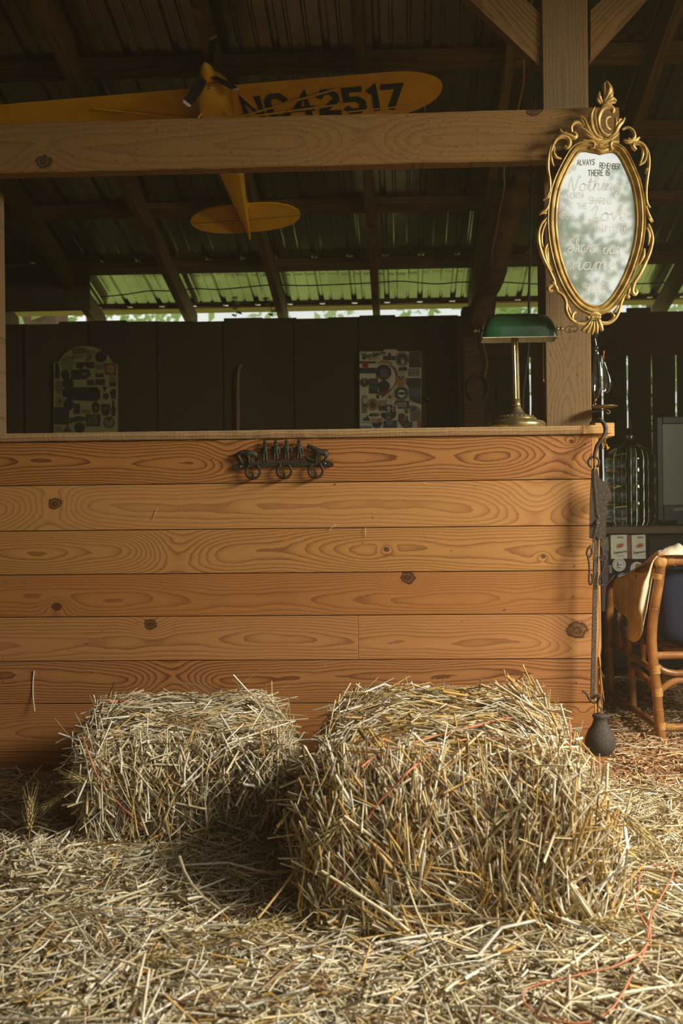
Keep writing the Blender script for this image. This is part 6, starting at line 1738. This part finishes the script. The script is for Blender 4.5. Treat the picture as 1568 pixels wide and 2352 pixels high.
# a few straws fallen between the chips
n = 420
X = rng.uniform(.7, 1.9, n); Y = rng.uniform(-.6, 1.0, n); th = rng.normal(.2, .7, n)
V, Q, C = straw_arrays(np.stack([X, Y, np.where(Y < 0, hs(X, Y), 0) + .012 + 0 * X], 1), np.stack([np.cos(th), np.sin(th), rng.normal(0, .03, n)], 1), rng.uniform(.04, .2, n), rng.uniform(.0012, .0024, n), pick_cols(n, W_PALE), None, .3)
o = link('scattered_straw', fast_mesh('scattered_straw', V, Q, C, M_STRAW)); tag(o, 'single straws scattered thinly over the wood chips', 'straw', None, 'stuff')
# stalks that lie on top, one by one
k = 420
Y = -1.62 + 1.3 * rng.uniform(0, 1, k) ** 1.2; X = (Y + 3.107) * rng.uniform(-.33, .33, k) - .04 * (Y + 3.1)
ok = ~BL.inside(X, Y, -.06) & ~BR.inside(X, Y, -.12) & ~((X > .6) & (Y > -.5))
X, Y = X[ok], Y[ok]; k = len(X)
th = rng.uniform(0, np.pi, k)
lay_straws('straw_stalk', np.stack([X, Y, hs(X, Y) + .014], 1), np.stack([np.cos(th), np.sin(th), rng.normal(0, .10, k)], 1), rng.uniform(.09, .24, k), None,
           'dry pale straw stalk lying on top of the loose straw on the floor', 'single stalks on top of the loose straw')
def stalk(a, b, lab, i=0, r=None):
    o = bpy.data.objects.new('straw_stalk', STRAW_BASE[i]); COL.objects.link(o)
    d = b - a; o.rotation_mode = 'QUATERNION'; o.rotation_quaternion = d.to_track_quat('X', 'Z'); o.location = (a + b) / 2
    s_ = d.length; o.scale = (s_, .14 if r is None else r, .14 if r is None else r)
    return tag(o, lab, 'straw')
stalk(at(78, 1540, -.004), at(80, 1634, -.016), 'bent straw poking upright from a joint in the left counter planks', 1)
stalk(at(352, 1192, -.003), at(362, 1166, -.003), 'short straw stuck to the second counter plank from the top', 2, .05)
stalk(at(756, 1218, -.003), at(772, 1204, -.003), 'short dark straw caught in the joint below the second counter plank', 8, .05)
stalk(at(839, 1212, -.003), at(841, 1232, -.003), 'tiny white straw stuck at the top of the third counter plank', 0, .06)
stalk(atz(412, 1968, .12), atz(505, 2090, .06), 'thick pale stalk slanting up from the floor between the bales', 0, .26)
stalk(atz(770, 1860, .20), atz(592, 2110, .07), 'long pale stalk leaning beside the orange twine left of the large bale', 6, .18)
stalk(yb(BR, 930, 2000, .03), atz(1010, 2190, .06), 'long stalk leaning against the foot of the large bale', 0, .18)
stalk(atz(1250, 2205, .07), atz(1568, 2185, .07), 'long yellow stalk lying flat at the lower right of the floor', 4, .16)
stalk(yb(BR, 1210, 1768, .02) , yb(BR, 1300, 1760, .05), 'grey broken stick lying on the right shoulder of the large bale', 8, .2)
# loose twine on the floor
def tw(pts, label, lift=.028):
    P = []
    for x, y in pts:
        p = atz(x, y, .07)
        for _ in range(3): p = atz(x, y, float(hs(np.float64(p.x), np.float64(p.y))) + lift)
        P.append(p)
    o = twine(P, .0016, None); return tag(o, label, 'twine')
tw([(1470, 2190), (1420, 2215), (1390, 2225), (1280, 2250), (1215, 2268), (1200, 2288), (1212, 2312), (1252, 2338), (1330, 2350), (1395, 2325), (1430, 2280), (1450, 2240), (1478, 2190), (1490, 2140), (1496, 2100), (1512, 2070), (1540, 2020), (1545, 2000), (1528, 1988), (1490, 1990), (1470, 2010), (1466, 2050), (1462, 2085), (1480, 2120), (1494, 2150), (1470, 2190)], 'orange twine looped on the straw in the lower right corner')
twl = [at(752, 1885, -1.02), at(700, 1962, -1.06), at(650, 2035, -1.10), at(612, 2090, -1.13), at(585, 2140, -1.15)]
o = twine(twl, .0024, None); tag(o, 'taut orange twine running down from the large bale to the floor', 'twine')
# ears of wheat
M_EAR = plain('wheat_ear', srgb(206, 182, 122), .6, 0, .3, 150, .3)
def ear_mesh(k):
    m = MB()
    m.tube([(0, 0, -.10), (.004 * k, .003, -.05), (0, 0, 0), (.003, 0, .07)], [.0012, .0011, .001, .0006], 5)
    for i in range(9):
        for s in range(3):
            a = 2.1 * s + i * .9; z = .004 + i * .0085
            d = Vector((math.cos(a) * .45, math.sin(a) * .45, 1)).normalized(); b = Vector((math.cos(a) * .0025, math.sin(a) * .0025, z))
            m.tube([b, b + d * .006, b + d * .013], [.0008, .0030 * (1 - i * .04), .0005], 5)
            m.tube([b + d * .011, b + d * .04 + Vector((0, 0, .01))], [.0005, .0002], 3, cap=False)
    return m
e0 = [ear_mesh(k) for k in (0, 2)]
EM = []
for i, e in enumerate(e0):
    o = e.build('wheat_ear', M_EAR, None, smooth=True); EM.append(o.data); bpy.data.objects.remove(o)
def ear(p, d, lab, i=0, s=1.0, group=None):
    o = bpy.data.objects.new('wheat_ear', EM[i]); COL.objects.link(o)
    o.rotation_mode = 'QUATERNION'; o.rotation_quaternion = Vector(d).to_track_quat('Z', 'Y'); o.location = p; o.scale = (s, s, s)
    return tag(o, lab, 'ear', group)
ear(atz(68, 1910, .10), (.03, 0, 1), 'upright ear of wheat standing from the straw at the left edge', 0, 1.0)
ear(yb(BR, 1432, 1870, .03), (.75, -.35, -.75), 'drooping ear of wheat hanging off the right flank of the large bale', 1, 1.2)
ear(yb(BL, 238, 1800, .03), (-.8, -.3, .25), 'ear of wheat sticking out beside the twine of the smaller bale', 1, .9)
ear(yb(BL, 160, 1815, .03), (-.8, -.3, -.5), 'ear of wheat reaching out from the left flank of the smaller bale', 0, .9)
ear(yb(BR, 830, 1845, .02), (-.6, -.35, -.5), 'ear of wheat lying slantwise on the front of the large bale', 1, 1.2)
ear(yb(BR, 960, 1900, .03), (.05, -.3, -.9), 'ear of wheat hanging straight down the front of the large bale', 0, 1.2)
ear(yb(BR, 1180, 2180, .03), (.02, -.4, -.8), 'ear of wheat hanging at the foot of the large bale', 1, 1.2)
for (x, y, a) in ((300, 2205, .1), (545, 2140, .5), (1330, 2120, -.5), (90, 2100, .3), (1420, 1960, .4)):
    p = atz(x, y, .075)
    ear(p, (math.cos(a), .3 * math.sin(a), .1), 'ear of wheat lying flat on the loose straw of the floor', 1, 1.1, 'ears of wheat on the floor')
# ================================================================== OUTSIDE: trees and bushes beyond the eave and in front of the barn
M_LEAF = [leafmat('leaf_a', srgb(186, 206, 140), .5), leafmat('leaf_b', srgb(208, 220, 176), .5), leafmat('leaf_c', srgb(176, 190, 172), .5)]
M_TRUNK = plain('tree_bark', srgb(140, 108, 90), .9, 0, .4, 12, .6)
def tree(x, y, r, h, n, mat, label, group, seed, lf=.13):
    rg = np.random.default_rng(seed)
    root = thing('tree', label, 'tree', (x, y, -.03), group)
    m = MB(); m.tube([(x, y, -.03), (x + .1, y, h * .4), (x - .05, y, h * .8)], [r * .09, r * .07, r * .03], 8); m.build('trunk', M_TRUNK, root, smooth=True)
    u = rg.normal(0, 1, (n, 3)); u /= np.linalg.norm(u, axis=1, keepdims=True)
    cl = rg.normal(0, 1, (14, 3)); cl /= np.linalg.norm(cl, axis=1, keepdims=True)
    ci = rg.integers(0, 14, n)
    ctr = cl[ci] * np.array([r * .72, r * .72, h * .36]) * .8 + u * (r * .42) * rg.uniform(.3, 1, (n, 1)) ** .5
    P = np.array([x, y, h * .62]) + ctr
    d = rg.normal(0, 1, (n, 3)); d /= np.linalg.norm(d, axis=1, keepdims=True)
    s = np.cross(d, rg.normal(0, 1, (n, 3))); s /= np.linalg.norm(s, axis=1, keepdims=True)
    ln = rg.uniform(.7, 1.3, (n, 1)) * lf
    V = np.stack([P, P + d * ln * .5 + s * ln * .28, P + d * ln, P + d * ln * .5 - s * ln * .28], 1).reshape(-1, 3) - np.array([x, y, -.03])
    Q = np.arange(n * 4).reshape(-1, 4)
    V[:, 2] = np.maximum(V[:, 2], .12)
    o = link('foliage', fast_mesh('foliage', V, Q, np.ones((len(V), 3)), mat), root); tag(o, kind='stuff')
G1 = 'trees beyond the back wall'
for i, (x, y, r, h) in enumerate(((-6.5, 19, 2.0, 8.2), (-2.2, 20, 1.9, 8.0), (2.0, 19.5, 1.9, 8.4), (6.2, 20, 2.0, 7.8), (10.5, 21, 2.1, 8.4), (14.8, 19, 2.0, 8.2), (-11, 21, 2.1, 9))):
    tree(x, y, r, h, 1500, M_LEAF[i % 2], 'pale green tree seen through the gap under the eave', G1, 40 + i, .26)
G2 = 'trees before the open front of the barn'
for i, (x, y, r, h) in enumerate(((4.3, -21, 2.0, 11.0), (6.9, -24, 2.4, 12.5), (10.5, -21, 2.2, 8.4), (-1.6, -22, 2.2, 8.4))):
    tree(x, y, r, h, 2200, M_LEAF[2], 'grey-green tree reflected in the gilt mirror', G2, 60 + i, .24)

tree(-3.6, 7.2, 3.6, 10.5, 900, M_LEAF[0], 'tree with a stout reddish trunk close behind the left corner of the barn', None, 90, .25)
# ================================================================== HAZE VOLUME ADDED TO LIFT THE BLACKS
hz = bpy.data.materials.new('black_lift_volume'); hz.use_nodes = True
ht = hz.node_tree
for nd in list(ht.nodes):
    if nd.type != 'OUTPUT_MATERIAL': ht.nodes.remove(nd)
vs_ = ht.nodes.new('ShaderNodeVolumeScatter')
vs_.inputs['Color'].default_value = (1.0, .77, .46, 1)
vs_.inputs['Density'].default_value = .009
vs_.inputs['Anisotropy'].default_value = .15
ht.links.new(vs_.outputs[0], [n for n in ht.nodes if n.type == 'OUTPUT_MATERIAL'][0].inputs['Volume'])
m = MB(); m.box((-2.9, -4.19, .001), (2.42, 3.60, 4.3)); o = m.build('added_haze', hz); tag(o, 'faint haze added through the barn to lift the dark areas', 'haze', None, 'stuff')
